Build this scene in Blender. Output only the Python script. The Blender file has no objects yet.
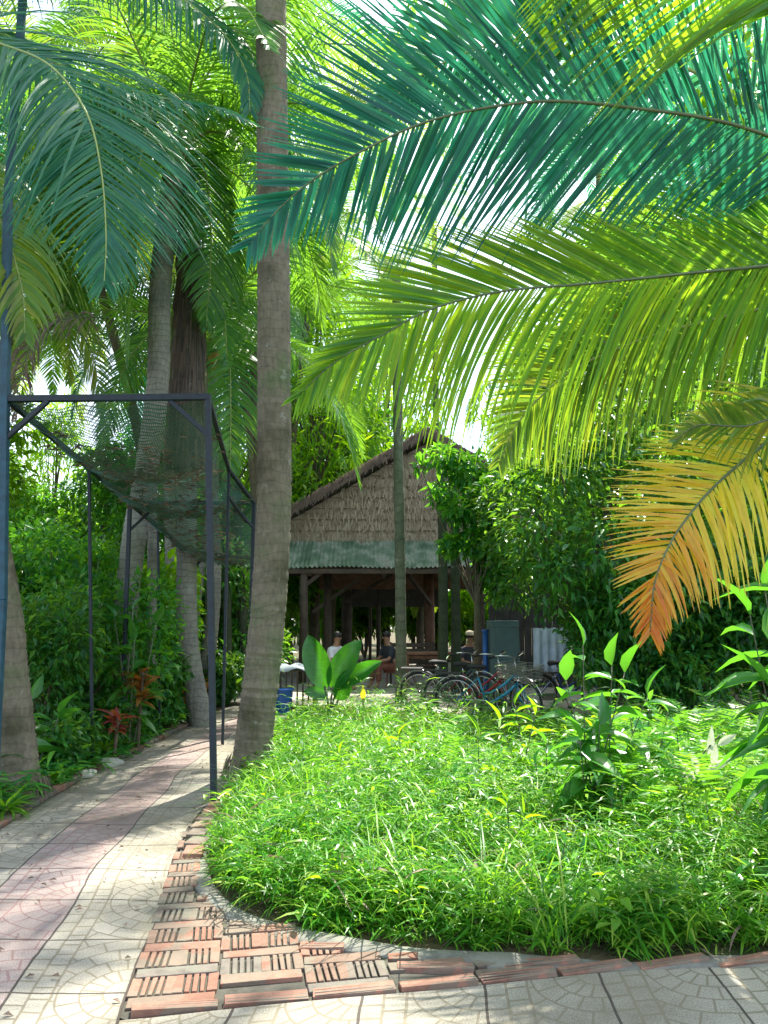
import bpy, math, random
import numpy as np
from mathutils import Vector, Matrix
R_ = math.radians
rng = np.random.default_rng(7); random.seed(7)
sc = bpy.context.scene; col = sc.collection

# ---------------------------------------------------------------- camera
H = 1.5; PITCH = R_(8.25); F = 745.0
cd = bpy.data.cameras.new('camera'); cam = bpy.data.objects.new('camera', cd); col.objects.link(cam)
cd.sensor_fit = 'VERTICAL'; cd.sensor_height = 36; cd.lens = 36*F/1024; cd.clip_end = 500; cd.clip_start = .05
cam.location = (0, 0, H); cam.rotation_euler = (R_(90)+PITCH, 0, 0); sc.camera = cam

# ---------------------------------------------------------------- world, sun, exposure
SUN_EL = R_(62); SUN_AZ = R_(24)
w = bpy.data.worlds.new('World'); sc.world = w; w.use_nodes = True
nt = w.node_tree; nt.nodes.clear()
sky = nt.nodes.new('ShaderNodeTexSky'); sky.sky_type = 'NISHITA'; sky.sun_disc = False
sky.sun_elevation = SUN_EL; sky.sun_rotation = SUN_AZ; sky.air_density = 1.0; sky.dust_density = 2.0
bg = nt.nodes.new('ShaderNodeBackground'); bg.inputs[1].default_value = .125
out = nt.nodes.new('ShaderNodeOutputWorld')
tc = nt.nodes.new('ShaderNodeTexCoord'); nz = nt.nodes.new('ShaderNodeTexNoise'); nz.inputs['Scale'].default_value = 2.2; nz.inputs['Detail'].default_value = 6
rp = nt.nodes.new('ShaderNodeValToRGB'); rp.color_ramp.elements[0].position = .38; rp.color_ramp.elements[1].position = .62
mx = nt.nodes.new('ShaderNodeMixRGB'); mx.inputs[2].default_value = (5.0, 5.5, 6.4, 1)
L = nt.links
L.new(tc.outputs['Generated'], nz.inputs['Vector']); L.new(nz.outputs['Fac'], rp.inputs[0]); L.new(rp.outputs[0], mx.inputs[0])
L.new(sky.outputs[0], mx.inputs[1]); L.new(mx.outputs[0], bg.inputs[0]); L.new(bg.outputs[0], out.inputs[0])
sd = bpy.data.lights.new('sun', 'SUN'); so = bpy.data.objects.new('sun', sd); col.objects.link(so)
sd.energy = 4.2; sd.angle = R_(.5); sd.color = (1, .95, .84)
to_sun = Vector((math.sin(SUN_AZ)*math.cos(SUN_EL), math.cos(SUN_AZ)*math.cos(SUN_EL), math.sin(SUN_EL)))
so.rotation_euler = (-to_sun).to_track_quat('-Z', 'Y').to_euler(); so.location = (0, 0, 30)
sc.view_settings.view_transform = 'Standard'; sc.view_settings.look = 'None'
sc.view_settings.exposure = 1.95; sc.view_settings.gamma = 1; sc.view_settings.use_curve_mapping = False
sc.cycles.use_denoising = True
sc.cycles.max_bounces = 8; sc.cycles.diffuse_bounces = 4; sc.cycles.glossy_bounces = 2
sc.cycles.transmission_bounces = 5; sc.cycles.transparent_max_bounces = 12; sc.cycles.caustics_reflective = False

# ---------------------------------------------------------------- helpers
def ray(px, py):
    x = (px-384)/F; y = (512-py)/F
    return np.array((x, math.cos(PITCH)-y*math.sin(PITCH), math.sin(PITCH)+y*math.cos(PITCH)))
def at(px, py, Y):
    d = ray(px, py); return np.array((0, 0, H)) + d*(Y/d[1])
def gr(px, py, z=0):
    d = ray(px, py); t = (z-H)/d[2]; return np.array((0, 0, H)) + d*t
def nrm(v):
    v = np.asarray(v, float); return v/(np.linalg.norm(v)+1e-9)

def tag(o, label=None, cat=None, group=None, kind=None):
    if label: o['label'] = label
    if cat: o['category'] = cat
    if group: o['group'] = group
    if kind: o['kind'] = kind
    return o
def empty(name, loc=(0, 0, 0), label=None, cat=None, group=None, rz=0):
    o = bpy.data.objects.new(name, None); col.objects.link(o); o.location = tuple(loc); o.rotation_euler.z = rz
    o.empty_display_size = .2
    return tag(o, label, cat, group)
def mesh_np(name, V, faces_flat, sizes, mat, parent=None, smooth=True, attrs=None, uv=None):
    """V: world/parent-local verts; faces_flat list of indices; sizes list of face sizes"""
    me = bpy.data.meshes.new(name); V = np.asarray(V, np.float32)
    me.vertices.add(len(V)); me.vertices.foreach_set('co', V.ravel())
    ff = np.asarray(faces_flat, np.int32).ravel(); ss = np.asarray(sizes, np.int32)
    me.loops.add(len(ff)); me.loops.foreach_set('vertex_index', ff)
    me.polygons.add(len(ss)); st = np.concatenate([[0], np.cumsum(ss)[:-1]]).astype(np.int32)
    me.polygons.foreach_set('loop_start', st); me.polygons.foreach_set('loop_total', ss)
    me.polygons.foreach_set('use_smooth', np.full(len(ss), smooth))
    if attrs:
        for k, a in attrs.items():
            at_ = me.attributes.new(k, 'FLOAT', 'POINT'); at_.data.foreach_set('value', np.asarray(a, np.float32))
    if uv is not None:
        l = me.uv_layers.new(name='UVMap'); l.data.foreach_set('uv', np.asarray(uv, np.float32)[ff].ravel())
    me.update(calc_edges=True)
    if mat: me.materials.append(mat)
    o = bpy.data.objects.new(name, me); col.objects.link(o)
    if parent: o.parent = parent
    return o
class MB:
    def __init__(s): s.v = []; s.f = []; s.n = 0; s.uv = []
    def add(s, V, Fc):
        V = np.asarray(V, float); s.v.append(V); s.f += [tuple(i+s.n for i in f) for f in Fc]; s.n += len(V)
    def box(s, c, size, rot=None, jit=0):
        x, y, z = [k/2 for k in size]
        V = np.array([(a, b, d) for d in (-z, z) for a, b in ((-x, -y), (x, -y), (x, y), (-x, y))])
        if jit: V = V+rng.normal(0, jit, V.shape)
        if rot is not None: V = V@np.array(rot).T
        s.add(V+np.array(c), [(3, 2, 1, 0), (4, 5, 6, 7), (0, 1, 5, 4), (1, 2, 6, 5), (2, 3, 7, 6), (3, 0, 4, 7)])
    def bar(s, a, b, w_, h_=None):
        a = np.array(a, float); b = np.array(b, float); h_ = h_ or w_
        d = nrm(b-a); up = np.array((0, 0, 1.)) if abs(d[2]) < .95 else np.array((0, 1., 0))
        x = nrm(np.cross(d, up)); z = np.cross(x, d)
        s.box((a+b)/2, (w_, np.linalg.norm(b-a), h_), np.stack([x, d, z], 1))
    def tube(s, P, r, n=10, cap=True):
        P = np.asarray(P, float); m = len(P); r = np.full(m, r, float) if np.isscalar(r) else np.asarray(r, float)
        T = np.gradient(P, axis=0); T /= np.linalg.norm(T, axis=1)[:, None]+1e-9
        ref = np.array((1., 0, 0)) if abs(T[0][0]) < .8 else np.array((0, 0, 1.))
        V = []; u = nrm(ref-T[0]*(ref@T[0]))
        for i in range(m):
            u = nrm(u-T[i]*(u@T[i])); v = np.cross(T[i], u)
            for k in range(n):
                a = 2*math.pi*k/n; V.append(P[i]+r[i]*(math.cos(a)*u+math.sin(a)*v))
        Fc = [(i*n+k, i*n+(k+1) % n, (i+1)*n+(k+1) % n, (i+1)*n+k) for i in range(m-1) for k in range(n)]
        if cap: Fc += [tuple(range(n-1, -1, -1)), tuple((m-1)*n+k for k in range(n))]
        s.add(V, Fc)
    def ring(s, c, R, r, axis='x', n=28, m=6, arc=(0, 360)):
        """torus or arc in the plane normal to axis"""
        full = arc[1]-arc[0] >= 360
        P = []
        for i in range(n+1):
            a = R_(arc[0]+(arc[1]-arc[0])*i/n)
            if axis == 'y': P.append((c[0]+R*math.cos(a), c[1], c[2]+R*math.sin(a)))
            elif axis == 'x': P.append((c[0], c[1]+R*math.cos(a), c[2]+R*math.sin(a)))
            else: P.append((c[0]+R*math.cos(a), c[1]+R*math.sin(a), c[2]))
        s.tube(P, r, m, cap=not full)
    def ball(s, c, r, n=10, m=7):
        r = np.array((r, r, r)) if np.isscalar(r) else np.array(r)
        V = [(0, 0, 1)]
        for i in range(1, m):
            a = math.pi*i/m
            for k in range(n): b = 2*math.pi*k/n; V.append((math.sin(a)*math.cos(b), math.sin(a)*math.sin(b), math.cos(a)))
        V.append((0, 0, -1)); Fc = [(0, 1+k, 1+(k+1) % n) for k in range(n)]
        for i in range(m-2):
            for k in range(n): Fc.append((1+i*n+k, 1+(i+1)*n+k, 1+(i+1)*n+(k+1) % n, 1+i*n+(k+1) % n))
        e = 1+(m-1)*n; b0 = 1+(m-2)*n
        Fc += [(e, b0+(k+1) % n, b0+k) for k in range(n)]
        s.add(np.array(V)*r+np.array(c), Fc)
    def build(s, name, mat, parent=None, smooth=False, bevel=0):
        V = np.concatenate(s.v); o = mesh_np(name, V, [i for f in s.f for i in f], [len(f) for f in s.f], mat, parent, smooth)
        if bevel:
            b = o.modifiers.new('bevel', 'BEVEL'); b.width = bevel; b.segments = 2; b.limit_method = 'ANGLE'
        return o
def catmull(P, n):
    P = np.asarray(P, float); P = np.vstack([2*P[0]-P[1], P, 2*P[-1]-P[-2]]); m = len(P)-3; out = []
    for t in np.linspace(0, m-1e-6, n):
        i = int(t); u = t-i; a, b, c, d = P[i:i+4]
        out.append(.5*((2*b)+(-a+c)*u+(2*a-5*b+4*c-d)*u*u+(-a+3*b-3*c+d)*u**3))
    return np.array(out)
def copy_tree(o, parent=None):
    c = o.copy(); col.objects.link(c)
    if parent: c.parent = parent
    for ch in o.children: copy_tree(ch, c)
    return c

# ---------------------------------------------------------------- materials
class NT:
    def __init__(s, name):
        s.m = bpy.data.materials.new(name); s.m.use_nodes = True; s.t = s.m.node_tree; s.t.nodes.clear()
        s.out = s.n('ShaderNodeOutputMaterial')
    def n(s, t, **k):
        x = s.t.nodes.new(t)
        for a, b in k.items(): setattr(x, a, b)
        return x
    def l(s, a, b): s.t.links.new(a, b)
    def setin(s, i, v):
        if hasattr(v, 'is_linked') or isinstance(v, bpy.types.NodeSocket): s.l(v, i)
        else: i.default_value = v
    def ma(s, op, a, b=0.0, c=0.0):
        x = s.n('ShaderNodeMath', operation=op)
        for i, v in zip(x.inputs, (a, b, c)): s.setin(i, v)
        return x.outputs[0]
    def noise(s, scale, detail=3, vec=None, rough=.5, dim=None):
        x = s.n('ShaderNodeTexNoise'); x.inputs['Scale'].default_value = scale; x.inputs['Detail'].default_value = detail
        x.inputs['Roughness'].default_value = rough
        if vec is not None: s.l(vec, x.inputs['Vector'])
        return x.outputs['Fac']
    def obj(s): return s.n('ShaderNodeTexCoord').outputs['Object']
    def mapv(s, vec, sc_):
        x = s.n('ShaderNodeMapping'); x.inputs['Scale'].default_value = sc_; s.l(vec, x.inputs[0]); return x.outputs[0]
    def ramp(s, fac, stops):
        x = s.n('ShaderNodeValToRGB'); e = x.color_ramp.elements
        while len(e) < len(stops): e.new(.5)
        for q, (p, c) in zip(e, stops): q.position = p; q.color = (*c, 1)
        s.setin(x.inputs[0], fac); return x.outputs[0]
    def mix(s, f, a, b, mode='MIX'):
        x = s.n('ShaderNodeMixRGB', blend_type=mode); s.setin(x.inputs[0], f)
        for i, v in ((1, a), (2, b)): s.setin(x.inputs[i], (*v, 1) if isinstance(v, tuple) and len(v) == 3 else v)
        return x.outputs[0]
    def bump(s, h, strength=.4, dist=.01):
        x = s.n('ShaderNodeBump'); x.inputs['Strength'].default_value = strength; x.inputs['Distance'].default_value = dist
        s.l(h, x.inputs['Height']); return x.outputs[0]
    def bsdf(s, color, rough=.6, metal=0, normal=None, spec=.5):
        p = s.n('ShaderNodeBsdfPrincipled')
        s.setin(p.inputs['Base Color'], (*color, 1) if isinstance(color, tuple) else color)
        s.setin(p.inputs['Roughness'], rough); p.inputs['Metallic'].default_value = metal
        p.inputs['Specular IOR Level'].default_value = spec
        if normal is not None: s.l(normal, p.inputs['Normal'])
        return p.outputs[0]
    def done(s, sh): s.l(sh, s.out.inputs[0]); return s.m
def simple(name, c, rough=.6, metal=0, var=.25, scale=8, bump=.2):
    t = NT(name); o = t.obj(); f = t.noise(scale, 5, o)
    d = tuple(k*(1-var) for k in c); b = tuple(min(1, k*(1+var)) for k in c)
    cc = t.ramp(f, [(.3, d), (.7, b)])
    return t.done(t.bsdf(cc, rough, metal, t.bump(t.noise(scale*6, 4, o), bump, .004)))
def leafmat(name, cols, trans=.5, tcol=None, rough=.38, spec=.5, attr=None):
    """cols: 3-4 base colours picked per leaf; translucent colour is yellower"""
    t = NT(name); g = t.n('ShaderNodeNewGeometry'); r = g.outputs['Random Per Island']
    st = [(i/(len(cols)-1), c) for i, c in enumerate(cols)]
    if attr:
        a = t.n('ShaderNodeAttribute', attribute_name=attr)
        fac = t.ma('ADD', a.outputs['Fac'], t.ma('MULTIPLY', t.ma('SUBTRACT', r, .5), .22))
        c = t.ramp(fac, st)
    else: c = t.ramp(r, st)
    nzv = t.noise(30, 2, t.obj())
    if attr == 'rib' or name == 'ear_leaf':
        c = t.mix(.55, c, t.ramp(t.noise(7, 5, t.mapv(t.obj(), (1, 1, 5)), .7), [(.35, (.45, .5, .3)), (.5, (1, 1, 1)), (.68, (1.7, 1.5, .9))]), 'MULTIPLY')
    c = t.mix(.35, c, t.ramp(nzv, [(.3, (.55, .6, .5)), (.7, (1, 1, 1))]), 'MULTIPLY')
    hs = t.n('ShaderNodeHueSaturation'); hs.inputs['Saturation'].default_value = 1.15; hs.inputs['Value'].default_value = 2.4
    t.l(c, hs.inputs['Color'])
    tcx = t.mix(.55, hs.outputs[0], tcol or (.42, .62, .03))
    p = t.bsdf(c, rough, 0, None, spec)
    tr = t.n('ShaderNodeBsdfTranslucent'); t.l(tcx, tr.inputs[0])
    ms = t.n('ShaderNodeMixShader'); ms.inputs[0].default_value = trans; t.l(p, ms.inputs[1]); t.l(tr.outputs[0], ms.inputs[2])
    return t.done(ms.outputs[0])
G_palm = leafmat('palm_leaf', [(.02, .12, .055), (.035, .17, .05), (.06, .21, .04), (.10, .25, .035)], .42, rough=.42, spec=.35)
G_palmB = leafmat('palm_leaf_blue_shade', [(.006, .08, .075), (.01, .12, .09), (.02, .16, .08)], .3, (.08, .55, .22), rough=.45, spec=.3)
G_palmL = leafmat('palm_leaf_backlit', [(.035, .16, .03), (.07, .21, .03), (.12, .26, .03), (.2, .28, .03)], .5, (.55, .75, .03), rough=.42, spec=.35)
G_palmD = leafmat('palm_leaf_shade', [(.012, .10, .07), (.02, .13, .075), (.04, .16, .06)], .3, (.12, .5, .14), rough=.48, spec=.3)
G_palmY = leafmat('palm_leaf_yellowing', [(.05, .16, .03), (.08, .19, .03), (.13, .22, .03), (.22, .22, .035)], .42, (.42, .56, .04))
G_die = leafmat('palm_leaf_dying', [(.12, .18, .02), (.25, .25, .02), (.5, .46, .03), (.58, .52, .04), (.58, .46, .04), (.55, .28, .03), (.5, .12, .02)], .5, (.8, .6, .05), attr='along')
G_dead = leafmat('palm_leaf_dead', [(.10, .07, .055), (.16, .11, .09), (.22, .16, .12)], .2, (.35, .25, .18), rough=.8)
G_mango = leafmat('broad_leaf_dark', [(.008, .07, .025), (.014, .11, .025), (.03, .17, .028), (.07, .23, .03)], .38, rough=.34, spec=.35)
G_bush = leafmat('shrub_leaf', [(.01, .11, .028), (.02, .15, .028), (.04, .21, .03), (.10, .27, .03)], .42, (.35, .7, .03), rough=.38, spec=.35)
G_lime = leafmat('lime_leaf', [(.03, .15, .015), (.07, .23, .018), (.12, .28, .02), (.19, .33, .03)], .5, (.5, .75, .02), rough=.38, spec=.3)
G_grass = leafmat('grass_leaf', [(.012, .085, .008), (.02, .13, .01), (.045, .20, .012), (.09, .27, .014), (.26, .36, .06)], .42, (.33, .64, .05), spec=.25, rough=.36)
G_big = leafmat('big_glossy_leaf', [(.015, .10, .02), (.03, .15, .025), (.06, .2, .03)], .4, (.25, .6, .03), rough=.27)
G_ear = leafmat('ear_leaf', [(.012, .10, .02), (.02, .14, .02), (.04, .19, .025)], .3, (.2, .55, .03), rough=.3)
G_red = leafmat('cordyline_leaf', [(.16, .03, .05), (.25, .06, .04), (.3, .12, .03)], .4, (.8, .2, .1))
G_orange = leafmat('croton_leaf', [(.06, .12, .03), (.25, .12, .03), (.34, .1, .03)], .4, (.8, .35, .05))
G_pale = leafmat('pale_leaf', [(.5, .52, .42), (.62, .6, .48)], .3, (.7, .7, .5), rough=.3)

def trunkmat(name, c1, c2, c3, ring=9.0, amp=.5):
    t = NT(name); o = t.obj(); sx = t.n('ShaderNodeSeparateXYZ'); t.l(o, sx.inputs[0])
    z = t.ma('ADD', t.ma('MULTIPLY', sx.outputs[2], ring), t.ma('MULTIPLY', t.noise(2.2, 4, o), 3.2))
    fr = t.ma('FRACT', z); groove = t.ma('LESS_THAN', fr, .16)
    big = t.noise(2.2, 4, o); fine = t.noise(28, 6, t.mapv(o, (1, 1, .35)), .6)
    c = t.ramp(big, [(.3, c1), (.5, c2), (.72, c3)])
    c = t.mix(.65, c, t.ramp(fine, [(.25, (.35, .35, .35)), (.75, (1.15, 1.15, 1.15))]), 'MULTIPLY')
    c = t.mix(t.ma('MULTIPLY', groove, amp), c, tuple(k*.3 for k in c1))
    lich = t.ramp(t.noise(6, 5, o, .7), [(.62, (0, 0, 0)), (.68, (1, 1, 1))]); bw = t.n('ShaderNodeRGBToBW'); t.l(lich, bw.inputs[0])
    c = t.mix(t.ma('MULTIPLY', bw.outputs[0], .4), c, (.34, .36, .3))
    h = t.ma('ADD', t.ma('MULTIPLY', fr, .7), t.ma('MULTIPLY', fine, 1.2))
    return t.done(t.bsdf(c, .85, 0, t.bump(h, .7, .02), .3))
M_trunk = trunkmat('palm_trunk_bark', (.085, .08, .045), (.2, .17, .12), (.10, .14, .055), 10, .2)
M_trunk2 = trunkmat('ringed_grey_bark', (.18, .18, .16), (.27, .26, .22), (.22, .24, .16), 11, .4)
M_bark = trunkmat('tree_bark', (.10, .08, .05), (.15, .12, .08), (.10, .13, .06), 3, .2)
M_slim = trunkmat('slim_green_bark', (.09, .12, .07), (.14, .16, .1), (.2, .2, .15), 5, .35)
M_slimd = trunkmat('dark_slim_bark', (.03, .05, .025), (.05, .07, .035), (.08, .09, .06), 5, .3)
M_rachis = simple('frond_midrib', (.22, .28, .07), .5, 0, .2, 6)
M_rachisd = simple('frond_midrib_dark', (.08, .12, .05), .5, 0, .2, 6)
M_fibre = trunkmat('dead_fibre', (.07, .06, .06), (.12, .10, .09), (.2, .17, .15), 1, .1)
M_steel = simple('dark_painted_steel', (.006, .014, .022), .6, 0, .4, 20)
M_pole = simple('blue_painted_pole', (.01, .055, .085), .6, 0, .3, 14)
M_soil = None
def soil():
    t = NT('soil'); o = t.obj(); n1 = t.noise(.9, 6, o); n2 = t.noise(25, 5, o)
    c = t.ramp(n1, [(.3, (.06, .045, .025)), (.5, (.11, .085, .05)), (.65, (.05, .075, .025))])
    c = t.mix(.6, c, t.ramp(n2, [(.3, (.5, .5, .5)), (.7, (1.1, 1.1, 1.1))]), 'MULTIPLY')
    return t.done(t.bsdf(c, .95, 0, t.bump(n2, .8, .03), .2))
M_soil = soil()
def sandm():
    t = NT('swept_earth'); o = t.obj(); n1 = t.noise(1.2, 5, o); n2 = t.noise(40, 4, o)
    c = t.ramp(n1, [(.3, (.26, .23, .19)), (.7, (.38, .35, .3))]); c = t.mix(.4, c, t.ramp(n2, [(.3, (.6, .6, .6)), (.7, (1, 1, 1))]), 'MULTIPLY')
    return t.done(t.bsdf(c, .9, 0, t.bump(n2, .5, .01)))
def tilem():
    t = NT('paving_tile'); uv = t.n('ShaderNodeUVMap').outputs[0]; sx = t.n('ShaderNodeSeparateXYZ'); t.l(uv, sx.inputs[0])
    u, v = sx.outputs[0], sx.outputs[1]
    wob = t.ma('MULTIPLY', t.ma('SUBTRACT', t.noise(3, 2, uv), .5), .03)
    uu = t.ma('ADD', u, wob); vv = t.ma('ADD', v, wob)
    fu = t.ma('FRACT', uu); fv = t.ma('FRACT', vv)
    iu = t.ma('FLOOR', uu); iv = t.ma('FLOOR', vv)
    flip = t.ma('MODULO', iv, 2.0)
    fvv = t.ma('ABSOLUTE', t.ma('SUBTRACT', flip, fv))        # mirrored every other tile: fans meet
    def line(x, period, wd, off=0.0):       # groove where x is a multiple of period
        q = t.ma('FRACT', t.ma('ADD', t.ma('DIVIDE', x, period), .5+off))
        d = t.ma('MULTIPLY', t.ma('ABSOLUTE', t.ma('SUBTRACT', q, .5)), period)
        return t.ma('LESS_THAN', d, wd)
    A = t.ma('LESS_THAN', fu, .36)
    colA = t.ma('LESS_THAN', fu, .18)
    la = t.ma('MAXIMUM', t.ma('MULTIPLY', colA, line(fv, .2, .012)), t.ma('MULTIPLY', t.ma('SUBTRACT', 1.0, colA), line(fv, .2, .012, .5)))
    la = t.ma('MAXIMUM', la, t.ma('LESS_THAN', t.ma('ABSOLUTE', t.ma('SUBTRACT', fu, .18)), .012))
    du = t.ma('SUBTRACT', fu, 1.0)
    r = t.ma('SQRT', t.ma('ADD', t.ma('MULTIPLY', du, du), t.ma('MULTIPLY', fvv, fvv)))
    th = t.ma('ARCTAN2', fvv, du)
    ringi = t.ma('FLOOR', t.ma('DIVIDE', r, .2))
    qa = t.ma('FRACT', t.ma('ADD', t.ma('DIVIDE', t.ma('ADD', th, t.ma('MULTIPLY', ringi, .22)), .36), .5))
    da = t.ma('MULTIPLY', t.ma('MULTIPLY', t.ma('ABSOLUTE', t.ma('SUBTRACT', qa, .5)), .36), r)
    thl = t.ma('MULTIPLY', t.ma('LESS_THAN', da, .010), t.ma('GREATER_THAN', r, .2))
    lb = t.ma('MAXIMUM', line(r, .2, .009), thl)
    g = t.ma('ADD', t.ma('MULTIPLY', A, la), t.ma('MULTIPLY', t.ma('SUBTRACT', 1.0, A), lb))
    g = t.ma('MAXIMUM', g, t.ma('LESS_THAN', t.ma('ABSOLUTE', t.ma('SUBTRACT', fu, .36)), .012))
    edge = t.ma('MINIMUM', t.ma('MINIMUM', fu, t.ma('SUBTRACT', 1.0, fu)), t.ma('MINIMUM', fv, t.ma('SUBTRACT', 1.0, fv)))
    big = t.ma('LESS_THAN', edge, .012)
    cmb = t.n('ShaderNodeCombineXYZ'); t.l(iu, cmb.inputs[0]); t.l(iv, cmb.inputs[1])
    wn = t.n('ShaderNodeTexWhiteNoise', noise_dimensions='2D'); t.l(cmb.outputs[0], wn.inputs[0])
    sp = t.noise(75, 4, uv, .9); spc = t.ramp(sp, [(.40, (.3, .3, .3)), (.5, (1, 1, 1)), (.6, (1.45, 1.45, 1.4))])
    red = t.ma('COMPARE', iu, 1.0, .3)
    base = t.mix(red, (.27, .25, .21), (.27, .215, .20))
    base = t.mix(.25, base, t.mix(wn.outputs[0], (.6, .6, .6), (1.1, 1.1, 1.0)), 'MULTIPLY')
    base = t.mix(.7, base, spc, 'MULTIPLY')
    st = t.ramp(t.noise(.8, 6, t.obj(), .65), [(.35, (.45, .42, .33)), (.5, (.85, .84, .8)), (.62, (1.1, 1.1, 1.1))]); base = t.mix(.8, base, st, 'MULTIPLY'); ms_ = t.n('ShaderNodeRGBToBW'); t.l(t.ramp(t.noise(2.6, 7, t.obj(), .75), [(.56, (0, 0, 0)), (.68, (1, 1, 1))]), ms_.inputs[0]); base = t.mix(t.ma('MULTIPLY', ms_.outputs[0], .45), base, (.09, .10, .055))
    gc = t.mix(red, (.15, .13, .09), (.2, .12, .11))
    base = t.mix(g, base, gc); base = t.mix(big, base, (.045, .035, .028))
    h = t.ma('SUBTRACT', t.ma('MULTIPLY', sp, .25), t.ma('ADD', t.ma('MULTIPLY', g, .7), big))
    return t.done(t.bsdf(base, .75, 0, t.bump(h, .9, .008), .4))
M_tile = tilem()
def concm(name, c, sc_=6):
    t = NT(name); o = t.obj(); n = t.noise(sc_, 7, o, .65); f = t.noise(60, 4, o)
    cc = t.ramp(n, [(.3, tuple(k*.55 for k in c)), (.5, c), (.75, (c[0]*1.15, c[1]*1.2, c[2]))])
    return t.done(t.bsdf(cc, .9, 0, t.bump(t.ma('ADD', n, t.ma('MULTIPLY', f, .4)), .8, .015), .3))
M_conc = concm('rough_concrete', (.15, .147, .125), 7); M_mortar = concm('dark_mortar', (.06, .057, .045), 9)  # mortar colour kept dark so the brick slots read as shaded hollows
def brickm():
    t = NT('fired_brick'); g = t.n('ShaderNodeNewGeometry'); o = t.obj()
    tn = t.n('ShaderNodeAttribute', attribute_name='tone').outputs['Fac']
    c = t.ramp(t.ma('ADD', tn, t.ma('MULTIPLY', g.outputs['Random Per Island'], t.ma('LESS_THAN', tn, .001))), [(0, (.16, .075, .05)), (.3, (.23, .125, .09)), (.5, (.17, .10, .07)), (.7, (.14, .11, .085)), (1, (.12, .11, .095))])
    c = t.mix(.6, c, t.ramp(t.noise(14, 6, o, .7), [(.3, (.45, .43, .4)), (.65, (1.2, 1.15, 1.1))]), 'MULTIPLY')
    c = t.mix(t.ma('MULTIPLY', t.ma('GREATER_THAN', t.noise(5, 5, o), .52), .55), c, (.13, .13, .10))
    return t.done(t.bsdf(c, .85, 0, t.bump(t.noise(50, 5, o), .6, .006), .3))
M_brick = brickm()

# ---------------------------------------------------------------- leaf templates
def T_leaf(fold=.1, droop=.15):
    V = np.array([(0, 0, 0), (-.5, .42, fold), (0, .45, 0), (.5, .42, fold), (0, 1, -droop)])
    return V, [(0, 2, 1), (0, 3, 2), (1, 2, 4), (2, 3, 4)]
def T_leaf2(fold=.12, droop=.3):
    V = []; prof = [(0, .06), (.2, .42), (.45, .5), (.72, .32), (1, .01)]
    for y, wd in prof:
        z = -droop*y*y
        V += [(-wd, y, z+fold*wd*2), (0, y, z), (wd, y, z+fold*wd*2)]
    Fc = []
    for i in range(4): a = i*3; Fc += [(a, a+1, a+4, a+3), (a+1, a+2, a+5, a+4)]
    return np.array(V), Fc
def T_oval(fold=.12, droop=.15):
    V = []; prof = [(0, .1), (.12, .36), (.35, .5), (.6, .48), (.82, .34), (.95, .15), (1, .01)]
    for y, wd in prof:
        z = -droop*y*y+.02*math.sin(y*17)
        V += [(-wd, y, z+fold*wd*2), (-wd*.5, y, z+fold*wd*.7), (0, y, z), (wd*.5, y, z+fold*wd*.7), (wd, y, z+fold*wd*2)]
    return np.array(V), [(i*5+k, i*5+k+1, i*5+k+6, i*5+k+5) for i in range(6) for k in range(4)]
def T_blade(droop=.45):
    V = []; prof = [(0, .3), (.33, .5), (.68, .36), (1, .02)]
    for y, wd in prof:
        z = -droop*y**2.2
        V += [(-wd, y*(1-.1*y), z), (wd, y*(1-.1*y), z)]
    return np.array(V), [(i*2, i*2+1, i*2+3, i*2+2) for i in range(3)]
def scatter(name, mat, parent, T, pos, d, up, length, width, smooth=True):
    TV, TF = T; pos = np.asarray(pos, float); n = len(pos)
    d = d/(np.linalg.norm(d, axis=1)[:, None]+1e-9)
    s_ = np.cross(d, up); s_ /= np.linalg.norm(s_, axis=1)[:, None]+1e-9; u = np.cross(s_, d)
    length = np.broadcast_to(length, n)[:, None, None]; width = np.broadcast_to(width, n)[:, None, None]
    V = pos[:, None, :]+s_[:, None, :]*TV[None, :, 0:1]*width+d[:, None, :]*TV[None, :, 1:2]*length+u[:, None, :]*TV[None, :, 2:3]*length
    k = len(TV); ff = []; ss = []
    per = np.concatenate([np.array(f) for f in TF]); off = (np.arange(n)*k)[:, None]
    ff = (off+per[None, :]).ravel(); ss = np.tile([len(f) for f in TF], n)
    return mesh_np(name, V.reshape(-1, 3), ff, ss, mat, parent, smooth)
def clumps(C, Rr, n, shell=.55):
    """n points in ellipsoid clumps, biased to their shells"""
    C = np.asarray(C, float); Rr = np.asarray(Rr, float); 
    if Rr.ndim == 1: Rr = np.repeat(Rr[:, None], 3, 1)
    wgt = Rr.prod(1)**(2/3); k = rng.choice(len(C), n, p=wgt/wgt.sum())
    d = rng.normal(size=(n, 3)); d /= np.linalg.norm(d, axis=1)[:, None]
    r = shell+(1-shell)*rng.random(n)**.7; r *= rng.normal(1, .13, n)
    return C[k]+d*Rr[k]*r[:, None], d
def crown(name, mat, parent, C, Rr, n, size, asp=.42, T=None, shell=.45, hang=.35):
    P, d = clumps(C, Rr, n, shell)
    dd = d+rng.normal(0, .7, d.shape); dd[:, 2] -= hang
    up = np.array((0, 0, 1.))+rng.normal(0, .45, d.shape)
    s = size*rng.uniform(.6, 1.25, n)
    return scatter(name, mat, parent, T or T_leaf(), P, dd, up, s, s*asp)

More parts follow.
